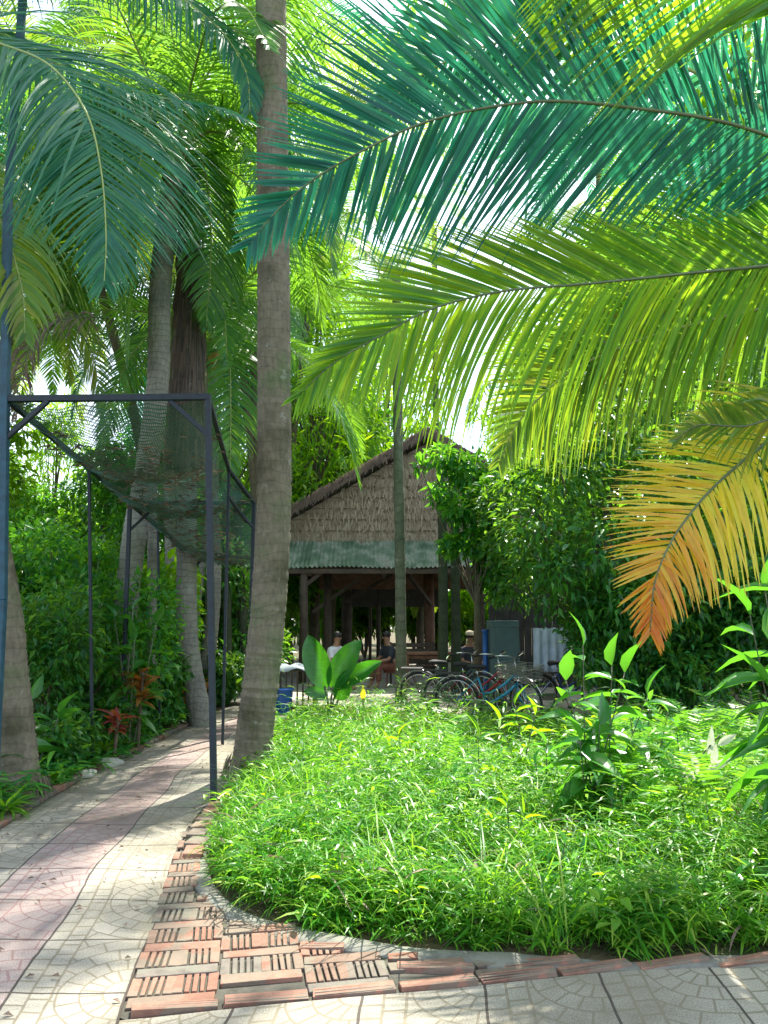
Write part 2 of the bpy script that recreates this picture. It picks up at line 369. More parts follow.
# ---------------------------------------------------------------- palm fronds
def frond_geo(ctrl, Nv, Lmax, droopA=.5, droopB=.5, nl=78, sweep=(.45, 1.0), vee=.1, wid=.04, prof=None, t0=.08, jit=.035, segs=6, lenA=1, lenB=1, twist=.0, swA=1.0):
    P = catmull(ctrl, 60); seg = np.linalg.norm(np.diff(P, axis=0), axis=1); cum = np.concatenate([[0], np.cumsum(seg)]); cum /= cum[-1]
    V = []; Fc = []; al = []
    for i in range(nl):
        t = t0+(1-t0)*(i+.5)/nl
        for side in (-1, 1):
            tt = min(.999, max(0, t+rng.normal(0, .0025)))
            p = np.array([np.interp(tt, cum, P[:, k]) for k in range(3)])
            p2 = np.array([np.interp(min(1, tt+.02), cum, P[:, k]) for k in range(3)]); p1 = np.array([np.interp(max(0, tt-.02), cum, P[:, k]) for k in range(3)])
            T = nrm(p2-p1); N = nrm(np.array(Nv)-T*(T@np.array(Nv))); S = np.cross(T, N)*side
            sw = (sweep[0]+(sweep[1]-sweep[0])*tt+.9*max(0, tt-.8)/.2)*(swA if side < 0 else 1)
            dr = nrm(S+T*sw+N*vee+rng.normal(0, jit*(5 if rng.random() < .05 else 1), 3))
            Lf = Lmax*(prof(tt) if prof else (.55+.9*math.sin(math.pi*min(1, tt*.85+.12)))/1.45)*(1-.68*max(0, tt-.68)/.32)
            Lf *= (rng.uniform(.4, .8) if rng.random() < .04 else rng.uniform(.85, 1.05))*(lenA if side < 0 else lenB)
            g = (droopA if side < 0 else droopB)*rng.uniform(.7, 1.3)
            wv = nrm(T-dr*(T@dr)+N*rng.normal(twist, .25))
            base = len(V); st = Lf/segs; w0 = wid*rng.uniform(.8, 1.15)
            for k in range(segs+1):
                q = k/segs; ww = w0*.5*(min(1, .5+q*4))*(1-q**2.2)+.0012
                V.append(p-wv*ww); V.append(p+wv*ww); al += [tt, tt]
                if k < segs: Fc.append((base+2*k, base+2*k+1, base+2*k+3, base+2*k+2))
                p = p+dr*st; dr = nrm(dr+np.array((0, 0, -1))*g*st*(1+q*1.5))
                wv = nrm(wv-dr*(wv@dr))
    return P, np.array(V), Fc, al
def frond(parent, ctrl, Nv, Lmax, mat, rmat=None, name='frond', loc=(0, 0, 0), rad=.018, **k):
    """leaflets as the part, midrib as its child; ctrl given in world space, loc = parent's location"""
    ctrl = np.array(ctrl, float)-np.array(loc)
    P, V, Fc, al = frond_geo(ctrl, Nv, Lmax, **k)
    o = mesh_np(name, V, [i for f in Fc for i in f], [4]*len(Fc), mat, parent, True, {'along': al})
    m = MB(); m.tube(P, np.linspace(rad, rad*.22, len(P)), 6); m.build('midrib', rmat or M_rachis, o, True)
    return o
def palm_trunk(parent, pts, r0, r1, mat, flare=1.5, n=18, loc=(0, 0, 0), ringh=.09):
    pts = np.array(pts, float)-np.array(loc); ln = np.linalg.norm(np.diff(pts, axis=0), axis=1).sum()
    m_ = max(12, int(ln/ringh*2)); P = catmull(pts, m_); q = np.linspace(0, 1, m_)
    r = r0+(r1-r0)*q; r = r*(1+(flare-1)*np.exp(-q*ln/.35)); r = r*(1+.022*(np.arange(m_) % 2))+rng.normal(0, .003, m_)
    m = MB(); m.tube(P, r, n); return m.build('trunk', mat, parent, True)
# frond prototypes for crowns away from the camera: local +X, base at origin
def proto(kind, mat, seed_len=3.6, nl=84, wid=.036, Lm=1.0):
    if kind == 0: c = [(0, 0, 0), (.9, 0, .9), (2.0, .1, 1.35), (3.0, .1, 1.1), (3.8, .05, .3)]
    elif kind == 1: c = [(0, 0, 0), (1.0, 0, .45), (2.1, -.1, .35), (3.0, -.1, -.3), (3.6, -.1, -1.3)]
    elif kind == 2: c = [(0, 0, 0), (.8, 0, .1), (1.6, .1, -.5), (2.1, .1, -1.5), (2.3, .1, -2.6)]
    else: c = [(0, 0, 0), (.25, 0, -.3), (.5, .05, -1.2), (.6, .05, -2.2), (.62, 0, -3.2)]
    return frond_geo(np.array(c)*seed_len/3.6, (0, 0, 1) if kind < 2 else (.7, 0, .7), Lm, .9, .9, nl, wid=wid, segs=5, vee=.15), mat
def proto_obj(kind, mat, **k):
    (P, V, Fc, al), mat = proto(kind, mat, **k)
    me = mesh_np('frond', V, [i for f in Fc for i in f], [4]*len(Fc), mat, None, True, {'along': al})
    m = MB(); m.tube(P, np.linspace(.022, .005, len(P)), 5); r = m.build('midrib', M_rachis, me, True)
    return me
_protos = {}
def crown_fronds(root, top, specs, mat, s=1.0, **k):
    """specs: (kind, azimuth deg, tilt) ; top is local to root"""
    for kind, az, tilt in specs:
        key = (kind, mat.name)
        if key not in _protos:
            _protos[key] = proto_obj(kind, mat, **k); o = _protos[key]
        else: 
            o = copy_tree(_protos[key])
        o.parent = root; o.location = tuple(top)+np.array((0, 0, 0)) if False else tuple(top)
        o.rotation_euler = (R_(tilt), R_(random.uniform(-6, 6)), R_(az)); sc_ = s*random.uniform(.9, 1.1); o.scale = (sc_,)*3

# ================================================================= SETTING
m = MB(); gx = np.linspace(-70, 70, 71); gy = np.linspace(-20, 140, 81)
V = [(x, y, 0 if abs(x) < 12 and y < 30 else .25*math.sin(x*.3)*math.cos(y*.21)) for y in gy for x in gx]
Fc = [(j*71+i, j*71+i+1, (j+1)*71+i+1, (j+1)*71+i) for j in range(80) for i in range(70)]
m.add(V, Fc); tag(m.build('ground', M_soil, None, True), kind='structure')
m = MB()
yard = [(-3.5, 14.2), (-1.0, 13.5), (1.2, 12.2), (1.0, 10.9), (5.5, 10.9), (6.5, 14), (8, 20), (8, 27), (-5, 27), (-5, 18)]
m.add([(x, y, .012) for x, y in yard], [tuple(range(len(yard)))]); tag(m.build('swept_earth', sandm()), kind='structure')

# tiled path
ys = np.array([1.2, 2.2, 3.05, 4.56, 5.55, 7.4, 9.5, 11.6, 13.2])
xr = np.array([-.72, -.86, -1.0, -1.24, -1.4, -1.47, -1.5, -1.5, -1.35])
x2 = np.array([-1.2, -1.34, -1.46, -1.7, -1.8, -1.98, -2.0, -2.0, -1.85])
x1 = np.array([-1.75, -1.87, -2.0, -2.15, -2.26, -2.38, -2.34, -2.28, -2.15])
xl = np.array([-2.3, -2.4, -2.48, -2.6, -2.72, -2.85, -2.76, -2.74, -2.65])
yy = np.linspace(1.2, 13.2, 110); rows = []; uvs = []
for y in yy:
    a = [np.interp(y, ys, q) for q in (xl, x1, x2, xr)]
    wob = .012*math.sin(y*2.1)+.01*math.sin(y*4.7+1)
    xs = []
    for c in range(3):
        for q in (0, .25, .5, .75): xs.append((a[c]+(a[c+1]-a[c])*q, c+q))
    xs.append((a[3], 3))
    for x, u in xs: rows.append((x+wob, y, .03+.006*math.sin(y*1.7+x*3)+.004*math.sin(x*9+y*5))); uvs.append((u+.0005, (y-1.2)/.5))
nc = 13; V = list(rows); Fc = [(j*nc+i, j*nc+i+1, (j+1)*nc+i+1, (j+1)*nc+i) for j in range(109) for i in range(12)]
b0 = len(V)
for j in range(110):                                   # skirts down to the soil
    V.append((V[j*nc][0], V[j*nc][1], -.02)); V.append((V[j*nc+12][0], V[j*nc+12][1], -.02)); uvs += [uvs[j*nc], uvs[j*nc+12]]
for j in range(109):
    Fc.append((j*nc, (j+1)*nc, b0+2*(j+1), b0+2*j)); Fc.append(((j+1)*nc+12, j*nc+12, b0+2*j+1, b0+2*j+3))
tag(mesh_np('path', V, [i for f in Fc for i in f], [4]*len(Fc), M_tile, None, True, None, uvs), kind='structure')

# lower paving strip, tiles turned to follow the bed
E1 = nrm((.985, .17, 0)); E2 = np.array((-E1[1], E1[0], 0)); O0 = np.array((-.92, 3.07, 0))
fl = np.array([(-.96, 3.02), (-.33, 3.14), (.15, 3.24), (.56, 3.32), (1.01, 3.40), (1.69, 3.47), (3.2, 3.55)])
V = []; uvs = []; 
for i in range(50):
    x = -.97+i*4.2/49; yt = np.interp(x, fl[:, 0], fl[:, 1])
    for j in range(9):
        y = yt-j*.25; xx = max(x, np.interp(y, ys, xr)+.01) if i else np.interp(y, ys, xr)+.01
        p = np.array((xx, y, 0))-O0; V.append((xx, y, .027+.004*math.sin(xx*4+y*3))); uvs.append((2.0+(p@E1-p@E2*.25)/.5+.3+10, 40+p@E2/.5))
Fc = [(i*9+j, i*9+j+1, (i+1)*9+j+1, (i+1)*9+j) for i in range(49) for j in range(8)]
tag(mesh_np('pavement', V, [i for f in Fc for i in f], [4]*len(Fc), M_tile, None, True, None, uvs), kind='structure')

# mortar bed of the brick paving + hollow brick paving
kerb = np.array([gr(*q)[:2] for q in [(217, 800), (205, 830), (197, 862), (203, 888), (228, 915), (262, 930), (300, 940), (350, 950), (400, 957), (460, 963), (520, 967), (580, 970), (640, 973), (700, 968), (768, 966), (900, 962)]])
K = catmull(np.c_[kerb, np.zeros(len(kerb))], 90)
m = MB(); V = []; Fc = []
for i, p in enumerate(K):
    y0 = min(np.interp(p[0], fl[:, 0], fl[:, 1]), p[1]) if p[0] > -.95 else p[1]
    x0 = np.interp(p[1], ys, xr) if p[0] <= -.95 else p[0]
    V += [(p[0], p[1], .018), (x0 if p[0] <= -.95 else p[0]*.9-.1, p[1] if p[0] <= -.95 else y0, .018)]
# simple polygon fill instead: kerb line, then back along the front line and path edge
poly = [(p[0], p[1], .018) for p in K[:-6]]+[(x, y+.01, .018) for x, y in fl[::-1][1:]]+[(np.interp(y, ys, xr)+.004, y, .018) for y in np.linspace(3.05, 6.6, 14)]
m.add(poly, [tuple(range(len(poly)))]); tag(m.build('mortar_bed', M_mortar), kind='structure')
from mathutils.geometry import intersect_point_line
polyxy = np.array([(p[0], p[1]) for p in poly])
def inside(x, y, P=polyxy):
    c = False; n = len(P); j = n-1
    for i in range(n):
        if (P[i][1] > y) != (P[j][1] > y) and x < (P[j][0]-P[i][0])*(y-P[i][1])/(P[j][1]-P[i][1])+P[i][0]: c = not c
        j = i
    return c
def rotz(a): c, s = math.cos(a), math.sin(a); return np.array([(c, -s, 0), (s, c, 0), (0, 0, 1)])
m = MB(); base_a = math.atan2(E1[1], E1[0])
tones = []
def put(u, v, su, sv, z=.04, a=0, h=.02):
    z -= .012
    c = O0+E1*u+E2*v; m.box((c[0], c[1], z-h/2+.008), (su, sv, h), rotz(base_a+a), .0012); tones.extend([random.uniform(.05, 1)]*8)
def slotted(u, v, s_=.15, d_=.155):
    tn_ = random.uniform(.05, 1)
    a = random.uniform(-.04, .04); u += random.uniform(-.005, .005)
    nrib = 5; g = s_/(nrib+1.3)
    R0 = rotz(base_a+a); c = O0+E1*u+E2*v
    for k in range(nrib):                             # ribs between the hollows
        wv = g*.74 if 0 < k < nrib-1 else g*1.6
        off = (k-(nrib-1)/2)*g*1.14+(-g*.45 if k == 0 else (g*.45 if k == nrib-1 else 0))
        p = R0@np.array((off, 0, 0)); m.box((c[0]+p[0], c[1]+p[1], .022), (wv, d_, .024), R0, .0015); tones.extend([tn_]*8)
def okc(uu, vv, a=.05, b=.05):
    c_ = O0+E1*uu+E2*vv; return all(inside(c_[0]+dx, c_[1]+dy) for dx, dy in ((-a, 0), (a, 0), (0, -b), (0, b)))
for k in range(-3, 8):
    for r in range(11):
        u0 = k*.352+.10; v0 = .075+r*.247+(.124 if k % 2 else 0)
        for q in (-.086, .086):
            if okc(u0+q, v0+.12, .05, .05): slotted(u0+q, v0+.12, .16, .15)
            elif okc(u0+q, v0+.10, .02, .03): put(u0+q, v0+.10, .13, .06, .036, random.uniform(-.2, .2))
        for dv in (0,):
            if okc(u0, v0+dv, .1, .03): put(u0, v0+dv, .335, .075, .037+random.uniform(-.003, .004), random.uniform(-.025, .025))
            else:
                for q in (-.09, .09):
                    if okc(u0+q, v0+dv, .06, .03): put(u0+q, v0+dv, .16, .07, .037, random.uniform(-.06, .06))
bp = m.build('brick_paving', M_brick, None, False, .003); ta = bp.data.attributes.new('tone', 'FLOAT', 'POINT'); ta.data.foreach_set('value', np.array(tones, np.float32)); tag(bp, kind='structure')
# loose bricks lining the front of the bed: each a thing
edge = [((-.80, 3.10), 2), ((-.46, 3.165), 3), ((-.12, 3.225), 0), ((.22, 3.29), 1), ((.56, 3.36), -2), ((.90, 3.43), 4), ((.22, 3.43), -14), ((.68, 3.475), -5), ((1.25, 3.475), 3), ((1.60, 3.50), 1), ((1.95, 3.52), 0), ((2.3, 3.54), 2), ((-.28, 3.63), -10)]
words = ['reddish end brick at the bottom left corner of the brick triangle', 'chipped edging brick second from the bottom left corner of the tiles', 'long red edging brick below the slotted bricks, third from the left', 'pale red edging brick in the middle of the row along the tiles', 'brown edging brick just right of the last slotted brick',
 'dark split brick lying level with the end of the slotted bricks', 'slanted red brick lying against the concrete kerb above the slotted bricks', 'brown flat brick set behind the edging row against the kerb', 'brick with a dark end where the mortar patch interrupts the row', 'orange brown edging brick right of the mortar patch', 'smooth edging brick near the bottom right corner', 'edging brick cut by the right side of the photo', 'small broken brick piece by the kerb at the upper end of the slotted bricks']
for ((x, y), a), wd in zip(edge, words):
    m = MB(); ln = .325 if 'small' not in wd else .2
    m.box((0, 0, 0), (ln, .065, .03), None, .003); 
    for q in (-.021, 0, .021): m.box((0, q, .0155), (ln*.97, .009, .004), None)
    o = m.build('edging_brick', M_brick, None, False, .004); o.location = (x, y, .024); o.rotation_euler = (R_(random.uniform(-4, 4)), R_(random.uniform(-3, 3)), base_a+R_(a))
    tag(o, wd, 'brick', 'loose bricks edging the planted bed')
# stone/brick edging on the right side of the path beside the bed
m = MB()
for i in range(17):
    y = 5.0+i*.2; x = np.interp(y, ys, xr)+.075+random.uniform(-.01, .01)+.03*max(0, 6.2-y)
    m.box((x, y, .035), (.12, .17+random.uniform(-.03, .02), .05), rotz(random.uniform(-.12, .12)), .005)
tag(m.build('brick_border', M_brick, None, False, .008), kind='structure')
m = MB()
for i in range(40):
    y = 4.2+i*.2; x = np.interp(y, ys, xl)-.05
    m.box((x, y, .03), (.09, .18, .06), rotz(random.uniform(-.1, .1)), .006)
tag(m.build('path_border', M_brick, None, False, .008), kind='structure')
# concrete kerb
m = MB(); V = []; nn = len(K)
for i, p in enumerate(K):
    t = K[min(nn-1, i+1)]-K[max(0, i-1)]; t = nrm(t); nvec = np.array((-t[1], t[0], 0))   # towards the bed
    hh = .034+.004*math.sin(i*.35)+random.uniform(-.001, .001); wd = .066+.010*math.sin(i*.23)+random.uniform(-.002, .002)
    if 30 < i < 60: wd += .015
    for a, z in ((-wd, .0), (-wd*.92, hh*.75), (-wd*.3, hh), (wd*.5, hh*.97), (wd, hh*.6), (wd*1.1, 0)): V.append((*(p+nvec*a)[:2], z))
Fc = [(i*6+k, (i+1)*6+k, (i+1)*6+k+1, i*6+k+1) for i in range(nn-1) for k in range(5)]
m.add(V, Fc); tag(m.build('kerb', M_conc, None, True), kind='structure')

# ================================================================= PLANTED BED (stuff)
bedpoly = np.array([(p[0], p[1]) for p in K]+[(7, 3.9), (8, 10.5), (2.5, 10.6), (1.0, 10.7), (.6, 11.6), (-.6, 12.6), (-1.35, 13), (-1.33, 10), (-1.3, 8), (-1.28, 6.8)])
cen = bedpoly[:len(K)]; bedin = bedpoly.copy()
for i in range(len(K)):
    t = nrm(K[min(len(K)-1, i+1)]-K[max(0, i-1)]); bedin[i] = bedpoly[i]+np.array((-t[1], t[0]))*.10
def pts_in(P, n, x0, x1, y0, y1, dens=None):
    out_ = []
    while len(out_) < n:
        x = rng.uniform(x0, x1); y = rng.uniform(y0, y1)
        if dens and rng.random() > dens(x, y): continue
        if inside(x, y, P): out_.append((x, y))
    return np.array(out_)
Kx = K[:, :2]
def bedge(x, y): return float(np.sqrt(((Kx-np.array((x, y)))**2).sum(1).min()))
def hfield(x, y): return .5+.38*np.sin(x*1.7+.5)*np.sin(y*1.3)+.34*np.sin(x*4.1+y*3.3)*np.sin(y*5.3-x*2)
def undergrowth(name, P, n, bbox, hs, mat, dens, label_kind='stuff', leaflen=.075, per=9, asp=(.10, .17)):
    q = pts_in(P, n, *bbox, dens); pos = []; d = []; up = []; ln = []; wd = []; stems = MB()
    for x, y in q:
        h = hs*(.22+.85*max(.05, hfield(x, y)))*rng.uniform(.6, 1.3)*min(1, .3+bedge(x, y)*1.6)*(1+.25*max(0, min(1, (y-8.5)/2)))*(1.8 if rng.random() < .09 else 1); lean = rng.normal(0, .28, 2)
        near = min(1, max(.25, 4.5/y))
        k = max(4, int(per*near*1.2)); a0 = rng.uniform(0, 6.28); sz = leaflen*rng.uniform(.7, 1.5)*(1/near**.35)
        for i in range(k):
            f = .2+.8*(i+1)/k; a = a0+i*2.4+rng.normal(0, .3)
            e = rng.uniform(.0, .9)
            pos.append((x+lean[0]*h*f, y+lean[1]*h*f, h*f+.01)); d.append((math.cos(a), math.sin(a), e)); ln.append(sz*rng.uniform(.7, 1.3)); wd.append(ln[-1]*rng.uniform(*asp))
    n_ = len(pos); up = np.array((0, 0, 1.))+rng.normal(0, .3, (n_, 3))
    return tag(scatter(name, mat, None, T_blade(.5), pos, np.array(d), up, np.array(ln), np.array(wd)), kind=label_kind)
far = lambda x, y: max(.12, min(1, (4.8/y)**1.6)) if x < y*.62 else 0
o = undergrowth('grass', bedin, 9500, (-1.5, 6, 3.4, 12.5), .38, G_grass, lambda x, y: far(x, y)*(1 if math.sin(x*5.1+y*2)*math.sin(y*6.3-x*3) > -.35 else .35), per=12, leaflen=.10, asp=(.06, .11))
tag(o, 'lush bright green grass filling the bed behind the kerb', 'grass')
# thin wispy blades sticking out and spilling over the kerb
q = pts_in(bedin, 17000, -1.5, 6, 3.4, 12.5, far); n = len(q)
a = rng.uniform(0, 6.28, n); d = np.c_[np.cos(a)*.5, np.sin(a)*.5, rng.uniform(.5, 1.4, n)]
o = scatter('grass_blades', G_grass, None, T_blade(.6), np.c_[q, rng.uniform(0, .16, n)], d, np.array((0, 0, 1.))+rng.normal(0, .4, (n, 3)), rng.uniform(.1, .38, n)*(.45+.55*np.array([min(1, bedge(*p_)*2) for p_ in q])), rng.uniform(.004, .009, n))
tag(o, 'long thin grass blades sprouting through the bed', 'grass', None, 'stuff')
q = pts_in(bedin, 5000, -1.5, 6, 3.4, 12.5, lambda x, y: far(x, y)*(1 if math.sin(x*3.1-y*1.4)*math.sin(y*3.3+x) > .1 else .12)); n = len(q); a = rng.uniform(0, 6.28, n)
o = scatter('sunlit_grass', G_lime, None, T_blade(.8), np.c_[q, rng.uniform(.02, .26, n)], np.c_[np.cos(a)*.8, np.sin(a)*.8, rng.uniform(.1, 1.0, n)], np.array((0, 0, 1.))+rng.normal(0, .4, (n, 3)), rng.uniform(.07, .2, n), rng.uniform(.006, .014, n))  # sunny yellow highlights of the bed put in as lime coloured blades
tag(o, 'yellow green patches of grass mixed into the bed', 'grass', None, 'stuff')
cl = pts_in(bedin, 130, -1.3, 5, 3.6, 10, far); q = np.repeat(cl, 22, 0)+rng.normal(0, .035, (130*22, 2)); n = len(q); a = rng.uniform(0, 6.28, n)
o = scatter('tall_grass', G_grass, None, T_blade(.75), np.c_[q, np.full(n, .05)], np.c_[np.cos(a)*.45, np.sin(a)*.45, rng.uniform(.7, 1.5, n)], np.c_[-np.cos(a), -np.sin(a), np.full(n, .8)], rng.uniform(.28, .62, n), rng.uniform(.006, .012, n))
tag(o, 'taller arching grass clumps rising out of the bed', 'grass', None, 'stuff')
q = pts_in(bedin, 1100, -1.3, 5.5, 3.5, 11, far); n = len(q); a = rng.uniform(0, 6.28, n)
o = scatter('dry_grass', G_dead, None, T_blade(.6), np.c_[q, rng.uniform(.03, .25, n)], np.c_[np.cos(a), np.sin(a), rng.uniform(-.2, .8, n)], np.array((0, 0, 1.))+rng.normal(0, .5, (n, 3)), rng.uniform(.08, .3, n), rng.uniform(.005, .02, n))
tag(o, 'dry brown blades and leaves among the green of the bed', 'grass', None, 'stuff')
# low leafy weeds: broad leaves
q = pts_in(bedin, 500, -1.4, 5.5, 3.4, 11, far); n = len(q)*4; q4 = np.repeat(q, 4, 0)+rng.normal(0, .05, (n, 2)); a = rng.uniform(0, 6.28, n)
o = scatter('weeds', G_lime, None, T_leaf2(.15, .35), np.c_[q4, .06+.22*rng.random(n)], np.c_[np.cos(a), np.sin(a), rng.uniform(-.1, .7, n)], np.array((0, 0, 1.))+rng.normal(0, .3, (n, 3)), rng.uniform(.04, .09, n), rng.uniform(.02, .05, n))
tag(o, 'small broad-leaved weeds among the grass of the bed', 'weeds', None, 'stuff')
# ferns mixed into the right part of the bed
def ferns(name, P, n, bbox, mat, dens, s=1.0):
    Vs = []; Fs = []; nv = 0
    protos = []
    for k in range(5):
        c = [(0, 0, 0), (.12, 0, .16), (.3, 0, .24), (.5, 0, .22)]
        Pp, V_, F_, _ = frond_geo(np.array(c)*rng.uniform(.8, 1.1), (0, 0, 1), .13, .6, .6, 22, wid=.013, segs=2, vee=0, sweep=(.2, .6), prof=lambda t: .35+.8*(1-t)); protos.append((V_, np.array(F_)))
    for x, y in pts_in(P, n, *bbox, dens):
        a0 = rng.uniform(0, 6.28); z = rng.uniform(.10, .3)
        for k in range(rng.integers(4, 8)):
            V_, F_ = protos[rng.integers(5)]; R0 = rotz(a0+k*1.1+rng.normal(0, .2)); tl = rng.uniform(-.2, .5); Rt = np.array([(math.cos(tl), 0, -math.sin(tl)), (0, 1, 0), (math.sin(tl), 0, math.cos(tl))])
            Vs.append((V_*s*rng.uniform(.7, 1.2))@Rt.T@R0.T+np.array((x, y, z))); Fs.append(F_+nv); nv += len(V_)
    Fa = np.concatenate(Fs); return tag(mesh_np(name, np.concatenate(Vs), Fa.ravel(), [4]*len(Fa), mat, None, True), kind='stuff')
o = ferns('ferns', bedin, 110, (.4, 6, 4.6, 8.5), G_grass, lambda x, y: 1 if (x > .25*y) else .1, 1.15); tag(o, 'feathery ferns massed in the right half of the bed', 'ferns')
# verge on the left of the path
verge = np.array([(-2.8, 4), (-2.85, 7.3), (-2.85, 12), (-3.6, 12.5), (-6.5, 12), (-5, 6), (-3.6, 4)])
o = undergrowth('ground_cover', verge, 2200, (-6.5, -2.8, 4, 12.5), .2, G_bush, None, leaflen=.16, per=8)
tag(o, 'dark leafy ground cover along the left side of the path', 'ground cover')
q = pts_in(verge, 5000, -6.5, -2.8, 4, 12.5); n = len(q); a = rng.uniform(0, 6.28, n)
# leaf litter
q = np.concatenate([pts_in(verge, 350, -6.5, -2.8, 4, 12.5)]); n = len(q); a = rng.uniform(0, 6.28, n)
o = scatter('leaf_litter', G_dead, None, T_leaf(.15, .1), np.c_[q, .02+.03*rng.random(n)], np.c_[np.cos(a), np.sin(a), rng.normal(0, .15, n)], np.array((0, 0, 1.))+rng.normal(0, .3, (n, 3)), rng.uniform(.06, .16, n), rng.uniform(.03, .07, n))
tag(o, 'dry brown leaves fallen beside the path', 'leaf litter', None, 'stuff')
def litter_path(n):
    P = [];
    for _ in range(n):
        y = rng.uniform(3, 12); x = rng.uniform(np.interp(y, ys, xl), np.interp(y, ys, xr)); P.append((x, y, .045))
    P = np.array(P); a = rng.uniform(0, 6.28, n)
    return scatter('path_litter', G_dead, None, T_leaf(.2, .1), P, np.c_[np.cos(a), np.sin(a), rng.normal(0, .1, n)], np.array((0, 0, 1.))+rng.normal(0, .3, (n, 3)), rng.uniform(.02, .05, n), rng.uniform(.01, .025, n))
tag(litter_path(170), 'scraps of dry leaf scattered on the tiled path', 'leaf litter', None, 'stuff')
# stones beside the path
M_stone = concm('stone', (.34, .33, .3), 4)
def stone(px, py, s, label):
    p = gr(px, py); m = MB(); m.ball((0, 0, 0), (s, s*.7, s*.42), 12, 8); o = m.build('stone', M_stone, None, True)
    for v in o.data.vertices: v.co *= 1+.14*math.sin(v.co.x*31/s*.1+v.co.y*40+v.co.z*57)
    o.location = (p[0], p[1], s*.25); o.rotation_euler.z = random.uniform(0, 3); tag(o, label, 'stone', 'stones beside the path')
stone(108, 768, .16, 'flat pale grey stone beside the left edge of the path'); stone(86, 778, .12, 'smaller stone at the foot of the second thin metal post'); stone(222, 828, .07, 'small concrete lump at the foot of the right front post')

# ================================================================= PALMS
# main palm, trunk up the middle of the picture
P0 = gr(250, 778); Yc = P0[1]
root = empty('coconut_palm', P0, 'tall coconut palm with a thick grey trunk rising beside the path in the centre', 'palm tree')
tp = [P0+np.array((0, 0, -.05))]+[at(x, y, Yc) for x, y in ((255, 730), (262, 670), (269, 600), (274, 500), (274, 380), (273, 200), (271, 0))]
top = tp[-1]+np.array((.3, .3, 3.7)); tp += [tp[-1]+np.array((-.07, .05, 2.5)), top]
palm_trunk(root, tp, .178, .165, M_trunk, 1.45, 22, P0, .085)
crown_fronds(root, top-P0, [(k % 2, 25+k*36, random.uniform(-15, 15)) for k in range(10)], G_palm)
crown_fronds(root, top-P0, [(2, a_, 0) for a_ in (-45, 30, 100)]+[(1, a_, 0) for a_ in (0, -70)], G_palm, 1.15)  # extra drooping fronds added to the crown to shade the near path

def roots(root, r0, n=420):
    a = rng.uniform(0, 6.28, n); z = rng.uniform(.02, .22, n); rr = r0*(1+.45*np.exp(-z/.3))
    scatter('roots', G_root, root, T_blade(.25), np.c_[np.cos(a)*rr, np.sin(a)*rr, z], np.c_[np.cos(a)*.6, np.sin(a)*.6, -np.ones(n)], np.c_[np.cos(a), np.sin(a), .3*np.ones(n)], rng.uniform(.08, .22, n), rng.uniform(.01, .022, n))
G_root = leafmat('palm_root', [(.09, .07, .045), (.15, .12, .08), (.2, .17, .12)], .02, (.2, .15, .1), rough=.9)
roots(root, .178)
# leaning palm at the left edge; its crown is out of frame and its fronds arch into the top left
P0 = gr(20, 800); Ya = P0[1]
root = empty('coconut_palm', P0, 'leaning coconut palm with lichen marked trunk at the left edge of the photo', 'palm tree')
topA = np.array((-4.6, 6.0, 6.6)); roots(root, .165)
tp = [P0+np.array((0, 0, -.05))]+[at(x, y, Ya) for x, y in ((18, 760), (10, 680), (2, 600), (-22, 480), (-60, 330))]+[topA]
palm_trunk(root, tp, .165, .13, M_trunk, 1.25, 20, P0, .085)
def hf(root, P0, path, Nv, Lm, mat, **k):
    return frond(root, [at(*q) for q in path], Nv, Lm, mat, loc=P0, **k)
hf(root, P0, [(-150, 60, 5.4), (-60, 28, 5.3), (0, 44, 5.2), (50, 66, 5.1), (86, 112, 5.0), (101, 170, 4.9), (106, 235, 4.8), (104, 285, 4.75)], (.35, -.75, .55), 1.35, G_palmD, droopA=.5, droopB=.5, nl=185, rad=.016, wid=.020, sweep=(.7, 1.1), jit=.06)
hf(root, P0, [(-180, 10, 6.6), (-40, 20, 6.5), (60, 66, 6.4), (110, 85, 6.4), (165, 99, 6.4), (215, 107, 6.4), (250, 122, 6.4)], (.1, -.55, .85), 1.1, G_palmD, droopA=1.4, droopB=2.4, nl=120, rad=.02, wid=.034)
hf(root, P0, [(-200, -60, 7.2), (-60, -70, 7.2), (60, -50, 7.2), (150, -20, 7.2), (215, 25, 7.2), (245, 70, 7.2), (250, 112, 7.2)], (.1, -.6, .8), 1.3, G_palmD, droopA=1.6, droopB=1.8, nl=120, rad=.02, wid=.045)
hf(root, P0, [(-200, -20, 6.0), (-80, -60, 6.0), (20, -70, 6.0), (110, -55, 6.0), (170, -30, 6.0)], (0, -.5, .9), 1.15, G_palm, droopA=2, droopB=2.0, nl=120, rad=.02, wid=.042)
hf(root, P0, [(-170, 120, 6.2), (-60, 150, 6.2), (-10, 200, 6.2), (20, 280, 6.2), (25, 340, 6.2)], (.5, -.7, .4), 1.0, G_palmY, droopA=1.6, droopB=1.6, nl=60, rad=.02)
crown_fronds(root, topA-P0, [(0, 100, 0), (1, 150, 5), (0, 200, -5), (1, 240, 0), (0, 290, 6), (2, 180, 0), (3, 60, 0)], G_palmD)

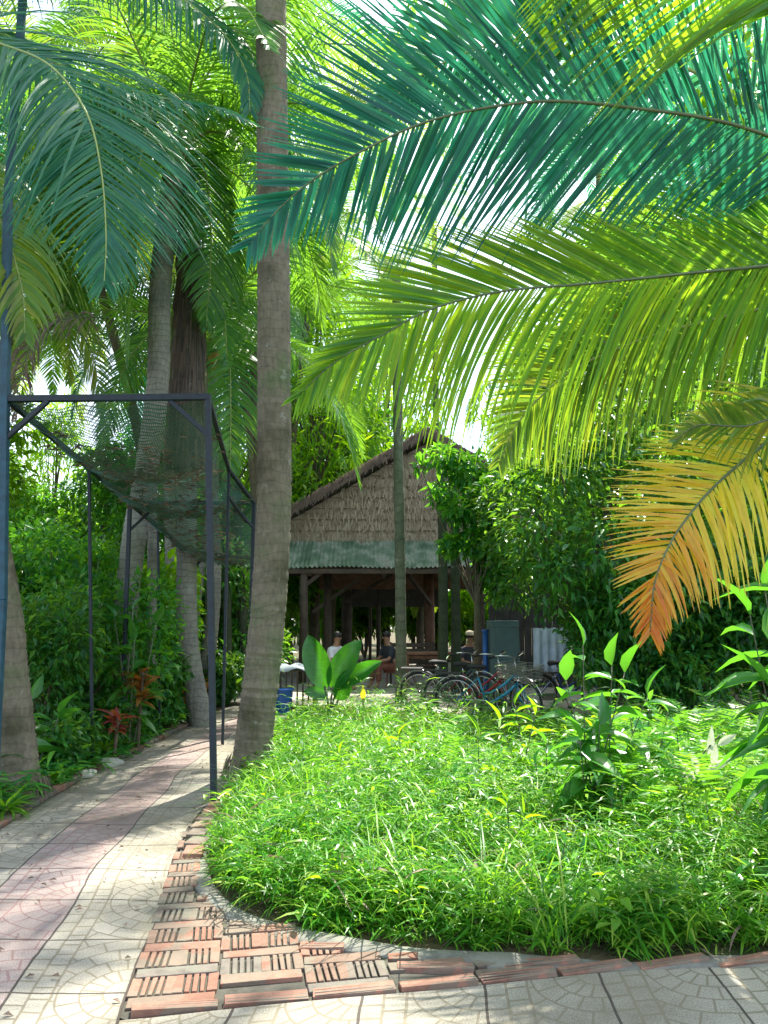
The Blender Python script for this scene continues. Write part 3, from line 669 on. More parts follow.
# twin palms behind the shade frame
YB = 10.2
P0 = gr(122, 738); P0[1] = YB
B = [P0+np.array((0, 0, -.1))]+[at(x, y, YB) for x, y in ((124, 640), (134, 540), (148, 460), (158, 380), (160, 290), (168, 215), (176, 150))]
root = empty('coconut_palm', P0, 'ringed coconut palm trunk curving up behind the shade frame, left of the twin trunks', 'palm tree')
palm_trunk(root, B, .16, .15, M_trunk2, 1.4, 18, P0, .11)
TB = B[-1]-P0
crown_fronds(root, TB, [(0, 20, 5), (1, 65, -5), (0, 120, 0), (1, 165, 8), (2, 190, -6), (1, 215, 0), (2, 235, 0), (0, 250, 3), (2, 275, 0), (1, 300, 5), (2, 330, -6), (1, 350, 0), (3, 210, 0), (2, 150, 0), (0, 320, 0), (1, 195, -8)], G_palm, 1.0)
for az in (200, 245, 170, 225, 150): crown_fronds(root, TB, [(2, az, 6)], G_palmY if az < 210 else G_palmD)
YD = 10.9; P0 = gr(190, 735); P0[1] = YD
D = [P0+np.array((0, 0, -.1))]+[at(x, y, YD) for x, y in ((188, 640), (187, 540), (187, 440), (187, 330), (187, 215), (188, 130))]
root = empty('coconut_palm', P0, 'coconut palm wrapped in a dark skirt of hanging dead fibre', 'palm tree')
palm_trunk(root, D, .15, .13, M_trunk2, 1.3, 16, P0, .11)
sk = MB(); q = np.linspace(0, 1, 24); Pq = catmull(np.array([at(190, 212, YD), at(189, 300, YD), at(188, 400, YD), at(188, 470, YD)])-P0, 24)
sk.tube(Pq, .17+.13*q+.02*np.sin(q*40), 22); sko = sk.build('fibre_skirt', M_fibre, root, True)
n = 900; t = rng.random(n); idx = (t*23).astype(int); a = rng.uniform(0, 6.28, n); rr = (.19+.14*t)
pp = Pq[idx]+np.c_[np.cos(a)*rr, np.sin(a)*rr, np.zeros(n)]
scatter('fibre_strand', G_dead, sko, T_blade(.02), pp, np.c_[np.cos(a)*.12, np.sin(a)*.12, -np.ones(n)], np.c_[np.cos(a), np.sin(a), np.zeros(n)], rng.uniform(.25, .7, n), rng.uniform(.008, .02, n))
TD = D[-1]-P0
crown_fronds(root, TD, [(0, 40, 5), (1, 80, -5), (0, 0, 0), (1, 10, 0), (2, 340, 3), (1, 300, 5), (2, 250, 0), (0, 270, 0), (2, 200, 0), (3, 320, 0), (3, 20, 0), (2, 30, 0)], G_palm, 1.0)
# palm further right/behind with a bunch of husks
YE = 13.5; P0 = gr(214, 700); P0[1] = YE; P0[2] = 0
tpE = [P0]+[at(x, y, YE) for x, y in ((213, 600), (212, 500), (210, 400), (209, 345))]
root = empty('coconut_palm', P0, 'younger palm behind the twin trunks with an orange husk bunch under its crown', 'palm tree')
palm_trunk(root, tpE, .14, .12, M_trunk2, 1.2, 14, P0, .12)
crown_fronds(root, tpE[-1]-P0, [(0, 0, 0), (1, 40, 0), (0, 90, 0), (1, 140, 0), (1, 200, 5), (2, 240, 0), (1, 290, 0), (0, 320, 0), (2, 350, 5), (2, 290, 0)], G_palm, 1.05)
m = MB()
for k in range(14): m.ball(tuple(tpE[-1]-P0+np.array((random.uniform(-.25, .2), -.3+random.uniform(-.1, .1), random.uniform(-.75, -.1)))), .085, 8, 6)
m.build('husk_bunch', simple('orange_husk', (.42, .2, .06), .6), root, True)
# dry frond hanging at the left, caught behind the posts
dr = empty('dead_frond', at(30, 320, 9), 'dry purplish brown palm frond hanging against the sky patch at the left', 'palm frond')
hf(dr, at(30, 320, 9), [(110, 318, 9), (70, 318, 9), (40, 330, 9), (22, 370, 9), (14, 420, 9)], (0, -.8, .5), .5, G_dead, rmat=M_rachisd, droopA=4, droopB=5, nl=40, rad=.012, wid=.025, jit=.2)

# hero palm just outside the right side: its fronds sweep over the bed
PR = np.array((2.84, 4.0, 0)); topR = at(850, 205, 4.0); SF = .8
root = empty('coconut_palm', PR, 'low coconut palm off the right edge whose huge fronds sweep across the upper right', 'palm tree')
palm_trunk(root, [PR+np.array((.5, .2, -.1)), PR+np.array((.45, .2, 1.2)), PR+np.array((.1, .1, 2.6)), topR], .19, .17, M_trunk, 1.4, 18, PR)
def hfr(root, P0, path, Nv, Lm, mat, **k):
    k['wid'] = k['wid']*SF; k['rad'] = k['rad']*SF
    return frond(root, [at(x, y, Y*SF) for x, y, Y in path], Nv, Lm*SF, mat, loc=P0, **k)
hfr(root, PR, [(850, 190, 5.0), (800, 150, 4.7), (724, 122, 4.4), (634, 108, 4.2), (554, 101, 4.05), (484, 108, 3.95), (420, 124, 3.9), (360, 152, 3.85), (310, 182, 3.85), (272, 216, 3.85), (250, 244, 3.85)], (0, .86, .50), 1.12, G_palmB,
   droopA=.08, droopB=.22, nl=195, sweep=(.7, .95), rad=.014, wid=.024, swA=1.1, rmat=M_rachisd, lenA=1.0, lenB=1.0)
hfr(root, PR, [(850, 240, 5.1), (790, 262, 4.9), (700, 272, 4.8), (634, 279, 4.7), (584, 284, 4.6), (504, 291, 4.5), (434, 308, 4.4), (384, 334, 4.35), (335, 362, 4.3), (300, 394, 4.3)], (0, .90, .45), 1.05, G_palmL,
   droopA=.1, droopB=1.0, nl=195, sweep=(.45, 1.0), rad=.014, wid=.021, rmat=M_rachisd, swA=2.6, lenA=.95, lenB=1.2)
hfr(root, PR, [(880, 150, 4.7), (900, 40, 4.3), (860, -30, 4.0), (780, -62, 3.8), (680, -82, 3.7), (580, -84, 3.6), (500, -70, 3.6)], (0, .9, .45), 1.15, G_palmL,
   droopA=.2, droopB=.2, nl=110, sweep=(1.1, 1.5), rad=.02, wid=.034, lenB=1.3)
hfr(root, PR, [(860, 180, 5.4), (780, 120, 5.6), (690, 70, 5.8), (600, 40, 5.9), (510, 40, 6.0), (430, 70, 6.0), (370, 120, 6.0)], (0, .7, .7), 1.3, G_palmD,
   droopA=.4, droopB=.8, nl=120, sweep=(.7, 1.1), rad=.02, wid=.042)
hfr(root, PR, [(860, 260, 5.4), (790, 300, 5.6), (710, 320, 5.8), (640, 340, 5.9), (570, 372, 6.0), (520, 420, 6.0), (500, 462, 6.0)], (0, .85, .5), 1.1, G_palmY,
   droopA=.6, droopB=1.4, nl=120, sweep=(.5, 1.1), rad=.02, wid=.034, lenA=.9)
hfr(root, PR, [(860, 220, 5.3), (800, 225, 5.6), (740, 240, 5.9), (690, 262, 6.2), (640, 300, 6.4), (600, 350, 6.5)], (0, .8, .6), 1.25, G_palm,
   droopA=.6, droopB=1.4, nl=110, sweep=(.5, 1.1), rad=.02, wid=.042)
# dying fronds
hfr(root, PR, [(860, 290, 5.2), (820, 380, 5.1), (768, 440, 5.05), (744, 460, 5.0), (716, 485, 4.95), (695, 508, 4.9), (671, 542, 4.85), (655, 582, 4.8), (650, 632, 4.8)], (-.1, -.85, .4), .80, G_die,
   rmat=M_rachisd, droopA=2.2, droopB=.25, nl=125, sweep=(.45, .9), rad=.016, wid=.021, jit=.09, t0=.3, prof=lambda t: 1.0-.35*max(0, t-.6)/.4, lenB=.9)
hfr(root, PR, [(880, 290, 4.9), (840, 350, 4.8), (800, 400, 4.7), (750, 425, 4.65), (700, 425, 4.6), (676, 440, 4.6)], (0, .7, .6), .5, G_palmY,
   rmat=M_rachisd, droopA=1.0, droopB=2.2, nl=90, sweep=(.6, 1.0), rad=.015, wid=.022, jit=.1)
crown_fronds(root, topR-PR, [(0, 5, 0), (0, 330, 0)], G_palm)

# hanging twig with small leaves, upper right
vr = empty('climbing_vine', at(740, 0, 3.6), 'thin leafy vine hanging in front of the fronds at the top right', 'vine'); o0 = at(740, 0, 3.6)
m = MB(); vp = []
for path in ([(760, -40), (738, 30), (722, 90), (700, 130)], [(745, -30), (742, 60), (735, 110)], [(722, 80), (680, 110), (655, 150)]):
    C_ = catmull(np.array([at(x, y, 3.6) for x, y in path])-o0, 24); m.tube(C_, .005, 5); vp.append(C_[2:])
m.build('stem', M_bark, vr, True)
vp = np.concatenate(vp); vp = np.repeat(vp, 2, 0); n = len(vp); dd = rng.normal(0, 1, (n, 3)); dd[:, 2] -= .8
scatter('foliage', G_lime, vr, T_leaf2(.12, .2), vp+rng.normal(0, .03, (n, 3)), dd, rng.normal(0, .6, (n, 3))+np.array((0, -.8, .5)), rng.uniform(.05, .11, n), rng.uniform(.03, .055, n))

# ================================================================= SHADE FRAME
root = empty('shade_frame', gr(212, 808), 'dark steel frame carrying a sagging shade net over the tiled path', 'shade frame'); o0 = gr(212, 808)
def L3(px, py, Y): return at(px, py, Y)-o0
st_ = [((7, 400, 6.15), (208, 397, 6.29)), ((89, 468, 7.9), (229, 470, 9.2)), ((130, 503, 9.2), (254, 503, 10.2)), ((186, 551, 10.9), (266, 560, 12.2))]
def post(px, py, Y, foot, wd=.05):
    a = L3(px, py, Y); f_ = gr(*foot) if foot else None
    b = np.array((f_[0], Y, 0))-np.array((0, 0, 0)) if foot else np.array((at(px, py, Y)[0], Y, 0)); b = b-o0; b[2] = -.02
    m = MB(); m.bar(a, b, wd); m.build('post', M_steel, root, False, .004)
post(208, 395, 6.29, (214, 808), .05); post(89, 468, 7.9, (80, 775), .03); post(130, 503, 9.2, (125, 745), .045)
post(186, 551, 10.9, (181, 731), .05); post(229, 470, 9.2, (234, 738), .032); post(254, 503, 10.2, None, .05); post(266, 560, 12.2, None, .05); post(158, 530, 10.0, (159, 737), .03)
m = MB(); m.bar(L3(25, -30, 6.15), L3(8, 200, 6.15), .06); m.bar(L3(8, 200, 6.15), L3(2, 600, 6.15), .065); b = L3(0, 700, 6.15); b[2] = -.02; m.bar(L3(2, 600, 6.15), b, .065); m.build('tall_post', M_pole, root, False, .006)
def beam(a, b, wd=.05, nm='beam'): m = MB(); m.bar(L3(*a), L3(*b), wd); m.build(nm, M_steel, root, False, .004)
beam((5, 399, 6.15), (210, 397, 6.29), .055); beam((129, 503, 9.2), (254, 503, 10.2), .05); beam((186, 551, 10.9), (266, 560, 12.2), .05)
for s_ in (0, 1):
    for i in range(3): beam(st_[i][s_], st_[i+1][s_], .045, 'side_rail')
beam((3, 441, 6.15), (48, 401, 6.17), .04, 'brace'); beam((170, 401, 6.27), (209, 436, 6.29), .04, 'brace')
beam((130, 530, 9.2), (158, 504, 9.35), .035, 'brace'); beam((229, 497, 9.2), (246, 522, 10.2), .035, 'brace')
beam((186, 575, 10.9), (208, 553, 11.2), .035, 'brace'); beam((232, 504, 10.0), (254, 528, 10.2), .035, 'brace')
def netm():
    t = NT('shade_net'); uv = t.n('ShaderNodeUVMap').outputs[0]; sx = t.n('ShaderNodeSeparateXYZ'); t.l(uv, sx.inputs[0])
    f1 = t.ma('LESS_THAN', t.ma('FRACT', t.ma('MULTIPLY', sx.outputs[0], 90)), .42); f2 = t.ma('LESS_THAN', t.ma('FRACT', t.ma('MULTIPLY', sx.outputs[1], 190)), .42)
    nn_ = t.noise(4, 4, uv); op = t.ma('MAXIMUM', f1, f2)
    c = t.ramp(nn_, [(.3, (.02, .11, .09)), (.7, (.09, .22, .18))])
    dfs = t.bsdf(c, .8); tr = t.n('ShaderNodeBsdfTransparent'); ms = t.n('ShaderNodeMixShader')
    t.l(t.ma('MULTIPLY', op, .85), ms.inputs[0]); t.l(tr.outputs[0], ms.inputs[1]); t.l(dfs, ms.inputs[2]); return t.done(ms.outputs[0])
Lr = catmull([L3(*s_[0]) for s_ in st_], 60); Rr_ = catmull([L3(*s_[1]) for s_ in st_], 60); V = []; uvs = []
for i in range(60):
    sag = .30*abs(math.sin(i/59*math.pi*3))**.8+.06
    for j in range(17):
        t_ = j/16; p = Lr[i]*(1-t_)+Rr_[i]*t_
        z = -sag*math.sin(math.pi*t_)**.8-.02+.03*math.sin(i*.9+j*1.3); V.append(p+np.array((0, 0, z))); uvs.append((t_, i/59))
Fc = [(i*17+j, i*17+j+1, (i+1)*17+j+1, (i+1)*17+j) for i in range(59) for j in range(16)]
V = np.array(V); mesh_np('net', V, [k for f in Fc for k in f], [4]*len(Fc), netm(), root, True, None, uvs)
# leaf litter lying on the net
n = 1500; ii = rng.integers(5, 58, n); jj = np.clip(rng.normal(8, 3.5, n).astype(int), 1, 15); P = V[ii*17+jj]+o0+np.c_[rng.normal(0, .06, (n, 2)), np.full(n, .03)]
a = rng.uniform(0, 6.28, n)
o = scatter('net_litter', G_dead, None, T_leaf(.1, .1), P, np.c_[np.cos(a), np.sin(a), rng.normal(0, .1, n)], np.array((0, 0, 1.))+rng.normal(0, .2, (n, 3)), rng.uniform(.06, .2, n), rng.uniform(.012, .05, n))
tag(o, 'dry leaves and twigs caught on top of the shade net', 'leaf litter', None, 'stuff')

# ================================================================= THATCHED HUT
YH = 19.0
hr = empty('thatched_hut', (1.1, YH, 0), 'open sided hut with a thatched gable over a green corrugated eave', 'hut'); ho = np.array((1.1, YH, 0))
def thatchm(name, c1, c2, sc_=1.0, band=3.3):
    t = NT(name); o = t.obj(); sx = t.n('ShaderNodeSeparateXYZ'); t.l(o, sx.inputs[0])
    fine = t.noise(9, 6, t.mapv(o, (5, 5, .6)), .7); bandz = t.ma('FRACT', t.ma('ADD', t.ma('MULTIPLY', sx.outputs[2], band), t.ma('MULTIPLY', t.noise(2.5, 2, o), .25)))
    c = t.ramp(fine, [(.3, c1), (.7, c2)]); c = t.mix(t.ma('MULTIPLY', t.ma('LESS_THAN', bandz, .07), .25), c, tuple(k*.35 for k in c1))
    return t.done(t.bsdf(c, .9, 0, t.bump(t.ma('ADD', fine, bandz), .8, .03), .2))
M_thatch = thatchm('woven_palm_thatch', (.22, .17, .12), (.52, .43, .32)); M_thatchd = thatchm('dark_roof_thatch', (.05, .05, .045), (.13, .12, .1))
M_wood = simple('dark_timber', (.07, .05, .035), .8, 0, .35, 5); M_wood2 = simple('red_brown_timber', (.2, .1, .06), .75, 0, .3, 5)
pk = at(427, 443, YH); wl = at(270, 532, YH); half = pk[0]-wl[0]; zE = wl[2]; zP = pk[2]; xP = pk[0]-ho[0]
G_straw = leafmat('straw_fringe', [(.2, .15, .1), (.34, .27, .19), (.46, .38, .28)], .1, (.4, .3, .2), rough=.9)
# gable wall in overlapping thatch courses
m = MB(); nrow = 9
for r in range(nrow):
    z0 = zE-.25+(zP-zE+.25)*r/nrow; z1 = zE-.25+(zP-zE+.25)*(r+1.25)/nrow
    hw0 = half*max(.02, 1-(z0-zE)/(zP-zE)) if z0 > zE else half; hw1 = half*max(.0, 1-(z1-zE)/(zP-zE))
    m.add([(xP-hw0, -.06, z0), (xP+hw0, -.06, z0), (xP+hw1, .02, min(z1, zP)), (xP-hw1, .02, min(z1, zP)), (xP-hw0, .0, z0), (xP+hw0, .0, z0), (xP+hw1, .06, min(z1, zP)), (xP-hw1, .06, min(z1, zP))], [(0, 1, 2, 3), (5, 4, 7, 6), (4, 5, 1, 0)])
gw = m.build('gable_wall', M_thatch, hr)
n = 3800; zz = zE-.2+(zP-zE)*rng.random(n)*.98; zz = zE-.25+np.floor((zz-zE+.25)/((zP-zE+.25)/9))*((zP-zE+.25)/9)+rng.uniform(.12, .2, n); hw = half*np.clip(1-(zz-zE)/(zP-zE), 0, 1)
xx = xP+hw*rng.uniform(-1, 1, n); zz = zz+rng.normal(0, .05, n)
tf_ = scatter('thatch_fringe', G_straw, gw, T_blade(.05), np.c_[xx, np.full(n, -.08), zz], np.c_[rng.normal(0, .25, n), np.full(n, -.12), -np.ones(n)], np.tile((0, -1., .1), (n, 1)), rng.uniform(.12, .34, n), rng.uniform(.015, .035, n))
# roof slopes with thickness
m = MB(); th = .22; dep = 8
sl = (zP-zE)/half
for s_ in (-1, 1):
    xe = xP+s_*(half+.35); ze = zE-.35*sl
    Vv = [(xP, -.45, zP+.1), (xe, -.45, ze+.02), (xe, dep, ze+.02), (xP, dep, zP+.1), (xP, -.45, zP+.1+th), (xe, -.45, ze+th), (xe, dep, ze+th), (xP, dep, zP+.1+th)]
    m.add(Vv, [(0, 1, 2, 3), (7, 6, 5, 4), (0, 4, 5, 1), (1, 5, 6, 2), (2, 6, 7, 3)])
rf = m.build('roof', M_thatchd, hr)
n = 2200; s_ = rng.choice([-1, 1], n); t = rng.random(n)
tf_ = scatter('thatch_fringe', G_dead, rf, T_blade(.2), np.c_[xP+s_*(half+.3)*t, np.full(n, -.47), zP+.12-(t*(half+.35)*sl)+rng.uniform(0, th, n)], np.c_[s_*.3+rng.normal(0, .3, n), np.full(n, -.2), -np.ones(n)*.8], np.tile((0, -1., .2), (n, 1)), rng.uniform(.08, .25, n), rng.uniform(.01, .03, n))
for o in (gw, rf):
    for c in o.children: tag(c, kind='stuff')
# corrugated eave
def corrm():
    t = NT('corrugated_sheet'); o = t.obj(); n = t.noise(2.5, 5, o); c = t.ramp(n, [(.3, (.06, .12, .07)), (.48, (.15, .22, .15)), (.6, (.32, .35, .29)), (.72, (.17, .13, .08))])
    return t.done(t.bsdf(c, .55, .2, t.bump(t.noise(14, 4, o), .3, .01)))
ztop = at(400, 541, YH)[2]; zbot = at(400, 567, YH-1.1)[2]; x0 = at(235, 560, YH)[0]-ho[0]; x1_ = x0+half*2+.6
m = MB(); V = []; nx = 340
for i in range(nx+1):
    x = x0+(x1_-x0)*i/nx; cz = .025*math.sin(i*math.pi/2*.92); V += [(x, -1.15+.03*math.sin(x*7), zbot+cz+.02*math.sin(x*2.2)), (x, -.07, ztop+cz)]
m.add(V, [(2*i, 2*i+2, 2*i+3, 2*i+1) for i in range(nx)]); o = m.build('eave_sheet', corrm(), hr, False); sm = o.modifiers.new('thick', 'SOLIDIFY'); sm.thickness = .012
# interior beams, trusses, posts
m = MB(); yE = -1.05
for (a, b, wd) in [((x0, yE, zbot-.1), (x1_, yE, zbot-.1), .12), ((x0, 0, zbot+.1), (x1_, 0, zbot+.1), .14), ((x0, 3, zbot+.1), (x1_, 3, zbot+.1), .14), ((x0, 6, zbot+.1), (x1_, 6, zbot+.1), .14)]: m.bar(a, b, wd)
for x in (-2.9, -1.1, .5, 2.2, 3.9): m.bar((x, yE, zbot-.16), (x, 6.5, zbot-.02), .1)
m.build('beam', M_wood, hr, False, .01)
def hpost(px, w_=.16, dy=0., mat=None, pz=None, nm='post'):
    x = at(px, 620, YH+dy)[0]-ho[0]; m = MB(); m.tube([(x, dy, 0), (x+.02, dy, 1.3), (x, dy, pz or zbot-.02)], w_/2, 10); m.build(nm, mat or M_wood, hr, True)
hpost(303, .2, -1.0); hpost(327, .2, 0); hpost(346, .3, 2.5); hpost(429, .28, 1.5, M_wood2); hpost(378, .12, 3); hpost(480, .2, -.9); hpost(370, .1, 6); hpost(318, .1, 6); hpost(560, .2, -1.0); hpost(455, .16, 6)
for a, b in [((300, 590, -1), (322, 572, -1)), ((345, 602, 1), (392, 574, 1)), ((408, 574, 0), (432, 606, 1.5)), ((313, 612, 0), (360, 578, 0))]:
    m = MB(); m.bar(at(a[0], a[1], YH+a[2])-ho, at(b[0], b[1], YH+b[2])-ho, .09); m.build('brace', M_wood, hr)
# inner dropped thatch panel seen under the eave
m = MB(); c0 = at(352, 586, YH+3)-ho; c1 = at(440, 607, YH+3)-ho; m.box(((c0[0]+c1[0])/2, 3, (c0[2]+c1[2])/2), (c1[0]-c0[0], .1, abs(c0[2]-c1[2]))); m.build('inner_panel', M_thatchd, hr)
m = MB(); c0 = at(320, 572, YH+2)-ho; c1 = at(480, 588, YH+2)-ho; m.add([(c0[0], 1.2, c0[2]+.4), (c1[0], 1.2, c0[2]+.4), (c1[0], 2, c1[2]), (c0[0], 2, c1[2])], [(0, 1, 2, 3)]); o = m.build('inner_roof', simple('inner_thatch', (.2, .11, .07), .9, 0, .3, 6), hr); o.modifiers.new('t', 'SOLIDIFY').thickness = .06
# near-black boards filling the dark void on the right
m = MB()
for i in range(22): m.box((at(492, 620, YH-2)[0]-ho[0]+i*.16, -2, 1.35), (.15, .04, 2.7+random.uniform(-.05, .05)))
m.build('plank_wall', simple('black_planks', (.03, .028, .025), .9, 0, .4, 4), hr)

# slender areca trunks in front of and behind the hut
def slim(px_, py_, Y, w0, label, crown_n=0, mat=None, group=None, base=None, fm=None, s=.5):
    P0 = np.array((at(px_[0], py_[0], Y)[0], Y, 0)); root = empty('slender_palm', P0, label, 'palm tree', group)
    pts = [P0-np.array((0, 0, .05))]+[at(a, b, Y) for a, b in zip(px_, py_)]
    palm_trunk(root, pts, w0/2, w0/2*.8, mat or M_slim, 1.15, 12, P0, .15)
    if crown_n: crown_fronds(root, pts[-1]-P0, [(k % 3, k*360/crown_n+random.uniform(-15, 15), 0) for k in range(crown_n)], fm or G_palm, s)
    return root
slim([401, 400, 398, 397, 396], [660, 560, 440, 330, 268], 14, .21, 'slender grey green trunk standing right in front of the hut gable', 7, fm=G_palmY, s=.42)
slim([437, 436, 435, 434], [560, 430, 300, 205], 29, .28, 'very thin tall palm behind the roof ridge, against the sky', 7, s=.5)
slim([443, 443, 441], [660, 560, 470], 15.5, .22, 'dark straight trunk left of the pair in front of the hut', 0, M_slimd)
slim([456, 455, 452], [660, 560, 470], 15.8, .22, 'dark straight trunk right of the pair in front of the hut', 0, M_slimd)
slim([152, 152, 153, 154], [720, 600, 500, 380], 10.6, .15, 'straight pale grey trunk with lichen behind the shade frame posts', 0, M_trunk2)
slim([173, 172, 170, 168], [715, 620, 520, 430], 13.5, .24, 'thick whitish ringed trunk second behind the shade frame', 0, M_trunk2)
slim([190, 196, 203, 214], [700, 620, 560, 480], 14.5, .15, 'pale trunk leaning to the right behind the end of the path', 0, M_trunk2)
slim([228, 227, 226], [715, 620, 500], 14.8, .2, 'dark green trunk at the far end of the path', 0, M_slimd)
slim([246, 244, 240, 236], [712, 640, 570, 480], 15.2, .22, 'dark trunk just left of the main palm at the end of the path', 0, M_slimd)

# ================================================================= PEOPLE AND FURNITURE
M_skin = simple('skin', (.3, .16, .1), .6, 0, .1, 10); M_hair = simple('black_hair', (.012, .01, .01), .5)
def skinmesh(name, J, E, rad, mat, parent):
    me = bpy.data.meshes.new(name); me.from_pydata([tuple(map(float, j)) for j in J], E, []); o = bpy.data.objects.new(name, me); col.objects.link(o); o.parent = parent
    o.modifiers.new('skin', 'SKIN'); ss = o.modifiers.new('sub', 'SUBSURF'); ss.levels = 2; ss.render_levels = 2
    if not me.skin_vertices: me.attributes.new('x', 'FLOAT', 'POINT')
    sk_ = me.skin_vertices[0].data if me.skin_vertices else None
    if sk_ is None: return o
    for k, r in enumerate(rad): sk_[k].radius = (r, r) if np.isscalar(r) else r; 
    sk_[0].use_root = True; me.materials.append(mat); return o
def person(loc, rz, label, shirt, trousers, cap=None, lean=.1):
    root = empty('person', loc, label, 'person', None, rz)           # seated on a low stool, facing -Y
    s = .42; L_ = lean
    J = [(0, 0, s+.08), (0, -.02-L_*.3, s+.25), (0, -.03-L_*.8, s+.46), (0, -.03-L_, s+.56), (0, -.05-L_, s+.66), (0, -.06-L_, s+.76)]
    rad = [.12, (.14, .1), (.15, .1), .05, .075, .065]; E = [(0, 1), (1, 2), (2, 3), (3, 4), (4, 5)]
    for sx in (-1, 1):
        b = len(J); J += [(sx*.17, -.03-L_*.8, s+.46), (sx*.22, -.10-L_, s+.22), (sx*.13, -.33-L_, s+.18), (sx*.10, -.41-L_, s+.17)]; rad += [.055, .042, .032, .028]; E += [(2, b), (b, b+1), (b+1, b+2), (b+2, b+3)]
        b = len(J); J += [(sx*.1, -.03, s+.06), (sx*.14, -.42, s+.06), (sx*.14, -.44, .1), (sx*.14, -.56, .04)]; rad += [.085, .06, .042, .035]; E += [(0, b), (b, b+1), (b+1, b+2), (b+2, b+3)]
    body = skinmesh('body', J, E, rad, M_skin, root)
    J2 = [(0, 0, s+.06), (0, -.02-L_*.3, s+.25), (0, -.03-L_*.8, s+.45), (0, -.03-L_, s+.52)]; r2 = [.14, (.165, .12), (.17, .12), .065]; E2_ = [(0, 1), (1, 2), (2, 3)]
    for sx in (-1, 1): b = len(J2); J2 += [(sx*.18, -.03-L_*.8, s+.45), (sx*.225, -.09-L_, s+.26)]; r2 += [.07, .06]; E2_ += [(2, b), (b, b+1)]
    skinmesh('shirt', J2, E2_, r2, shirt, root)
    J3 = [(0, .0, s+.05)]; r3 = [.14]; E3 = []
    for sx in (-1, 1): b = len(J3); J3 += [(sx*.1, -.03, s+.05), (sx*.14, -.42, s+.06), (sx*.14, -.43, .14)]; r3 += [.1, .077, .06]; E3 += [(0, b), (b, b+1), (b+1, b+2)]
    skinmesh('trousers', J3, E3, r3, trousers, root)
    m = MB(); hy = -.055-L_; m.ball((0, hy+.018, s+.76), (.088, .1, .085), 14, 10); m.build('hair', M_hair, root, True)
    m = MB(); 
    for sx in (-1, 1): m.ball((sx*.03, hy-.078, s+.71), (.011, .008, .008), 8, 6)
    m.build('eyes', M_hair, root, True)
    m = MB(); m.ball((0, hy-.088, s+.685), (.013, .02, .02), 8, 6); m.build('nose', M_skin, root, True)
    if cap:
        m = MB(); m.ball((0, hy+.012, s+.79), (.097, .11, .075), 14, 8); m.box((0, hy-.12, s+.765), (.13, .11, .012)); m.build('cap', cap, root, True)
    return root
def stool(loc, label, mat):
    r = empty('stool', loc, label, 'stool', 'low stools under the hut'); m = MB(); m.box((0, 0, .38), (.3, .3, .03)); m.build('seat', mat, r, False, .008)
    for a, b in ((-1, -1), (1, -1), (1, 1), (-1, 1)): m = MB(); m.bar((a*.12, b*.12, .37), (a*.15, b*.15, 0), .03); m.build('leg', mat, r)
    return r
W = simple('white_cloth', (.7, .72, .78), .8, 0, .08); Dk = simple('dark_cloth', (.03, .035, .05), .85); Rd = simple('red_brown_cloth', (.2, .07, .05), .85); Bl = simple('blue_plastic', (.03, .12, .4), .4)
Gp = simple('green_plastic', (.03, .2, .16), .4)
p = at(332, 640, 16.5); person((p[0], 16.5, 0), R_(55), 'seated person in a white shirt bending forward behind the big glossy leaves', W, Dk); stool((p[0], 16.5, 0), 'blue stool under the person in white', Bl)
p = at(393, 650, 17); person((p[0]-.02, 17, 0), R_(-60), 'seated person in dark clothes half hidden behind the slender trunk', Dk, Rd); stool((p[0], 17, 0), 'red brown stool under the person beside the slender trunk', Rd)
p = at(467, 640, 16.3); person((p[0], 16.3, 0), R_(20), 'seated person with a pale cap behind the bicycle handlebars', Dk, Dk, simple('pale_cap', (.5, .42, .3), .8)); stool((p[0], 16.3, 0), 'dark stool under the person with the cap', Dk)
# long dark table with benches under the hut
def table(loc, rz, label, sx, sy, h, mat, name='table', cat='table'):
    r = empty(name, loc, label, cat, None, rz); m = MB(); m.box((0, 0, h-.025), (sx, sy, .05)); m.build('tabletop' if name == 'table' else 'seat', mat, r, False, .008)
    for a in (-1, 1):
        for b in (-1, 1): m = MB(); m.box((a*(sx/2-.08), b*(sy/2-.07), h/2-.025), (.07, .07, h-.05)); m.build('leg', mat, r)
    m = MB(); m.box((0, 0, h-.1), (sx-.2, sy-.16, .07)); m.build('apron', mat, r); return r
p = at(432, 655, 17.2); table((p[0], 17.2, 0), 0, 'dark wooden table under the hut behind the bicycles', 1.3, .7, .78, M_wood2)
def bench(loc, label):
    r = empty('bench', loc, label, 'bench'); m = MB(); m.box((0, 0, .42), (1.1, .38, .04)); m.build('seat', M_wood, r)
    m = MB()
    for k in range(4): m.box((0, .19, .52+k*.13), (1.1, .025, .1))
    m.build('backrest', M_wood, r)
    for a in (-.5, .5):
        for b, h in ((-.17, .42), (.19, .98)): m = MB(); m.box((a, b, h/2), (.05, .05, h)); m.build('leg', M_wood, r)
p = at(412, 655, 17.8); bench((p[0], 17.8, 0), 'dark high backed wooden bench right of the slender trunk')
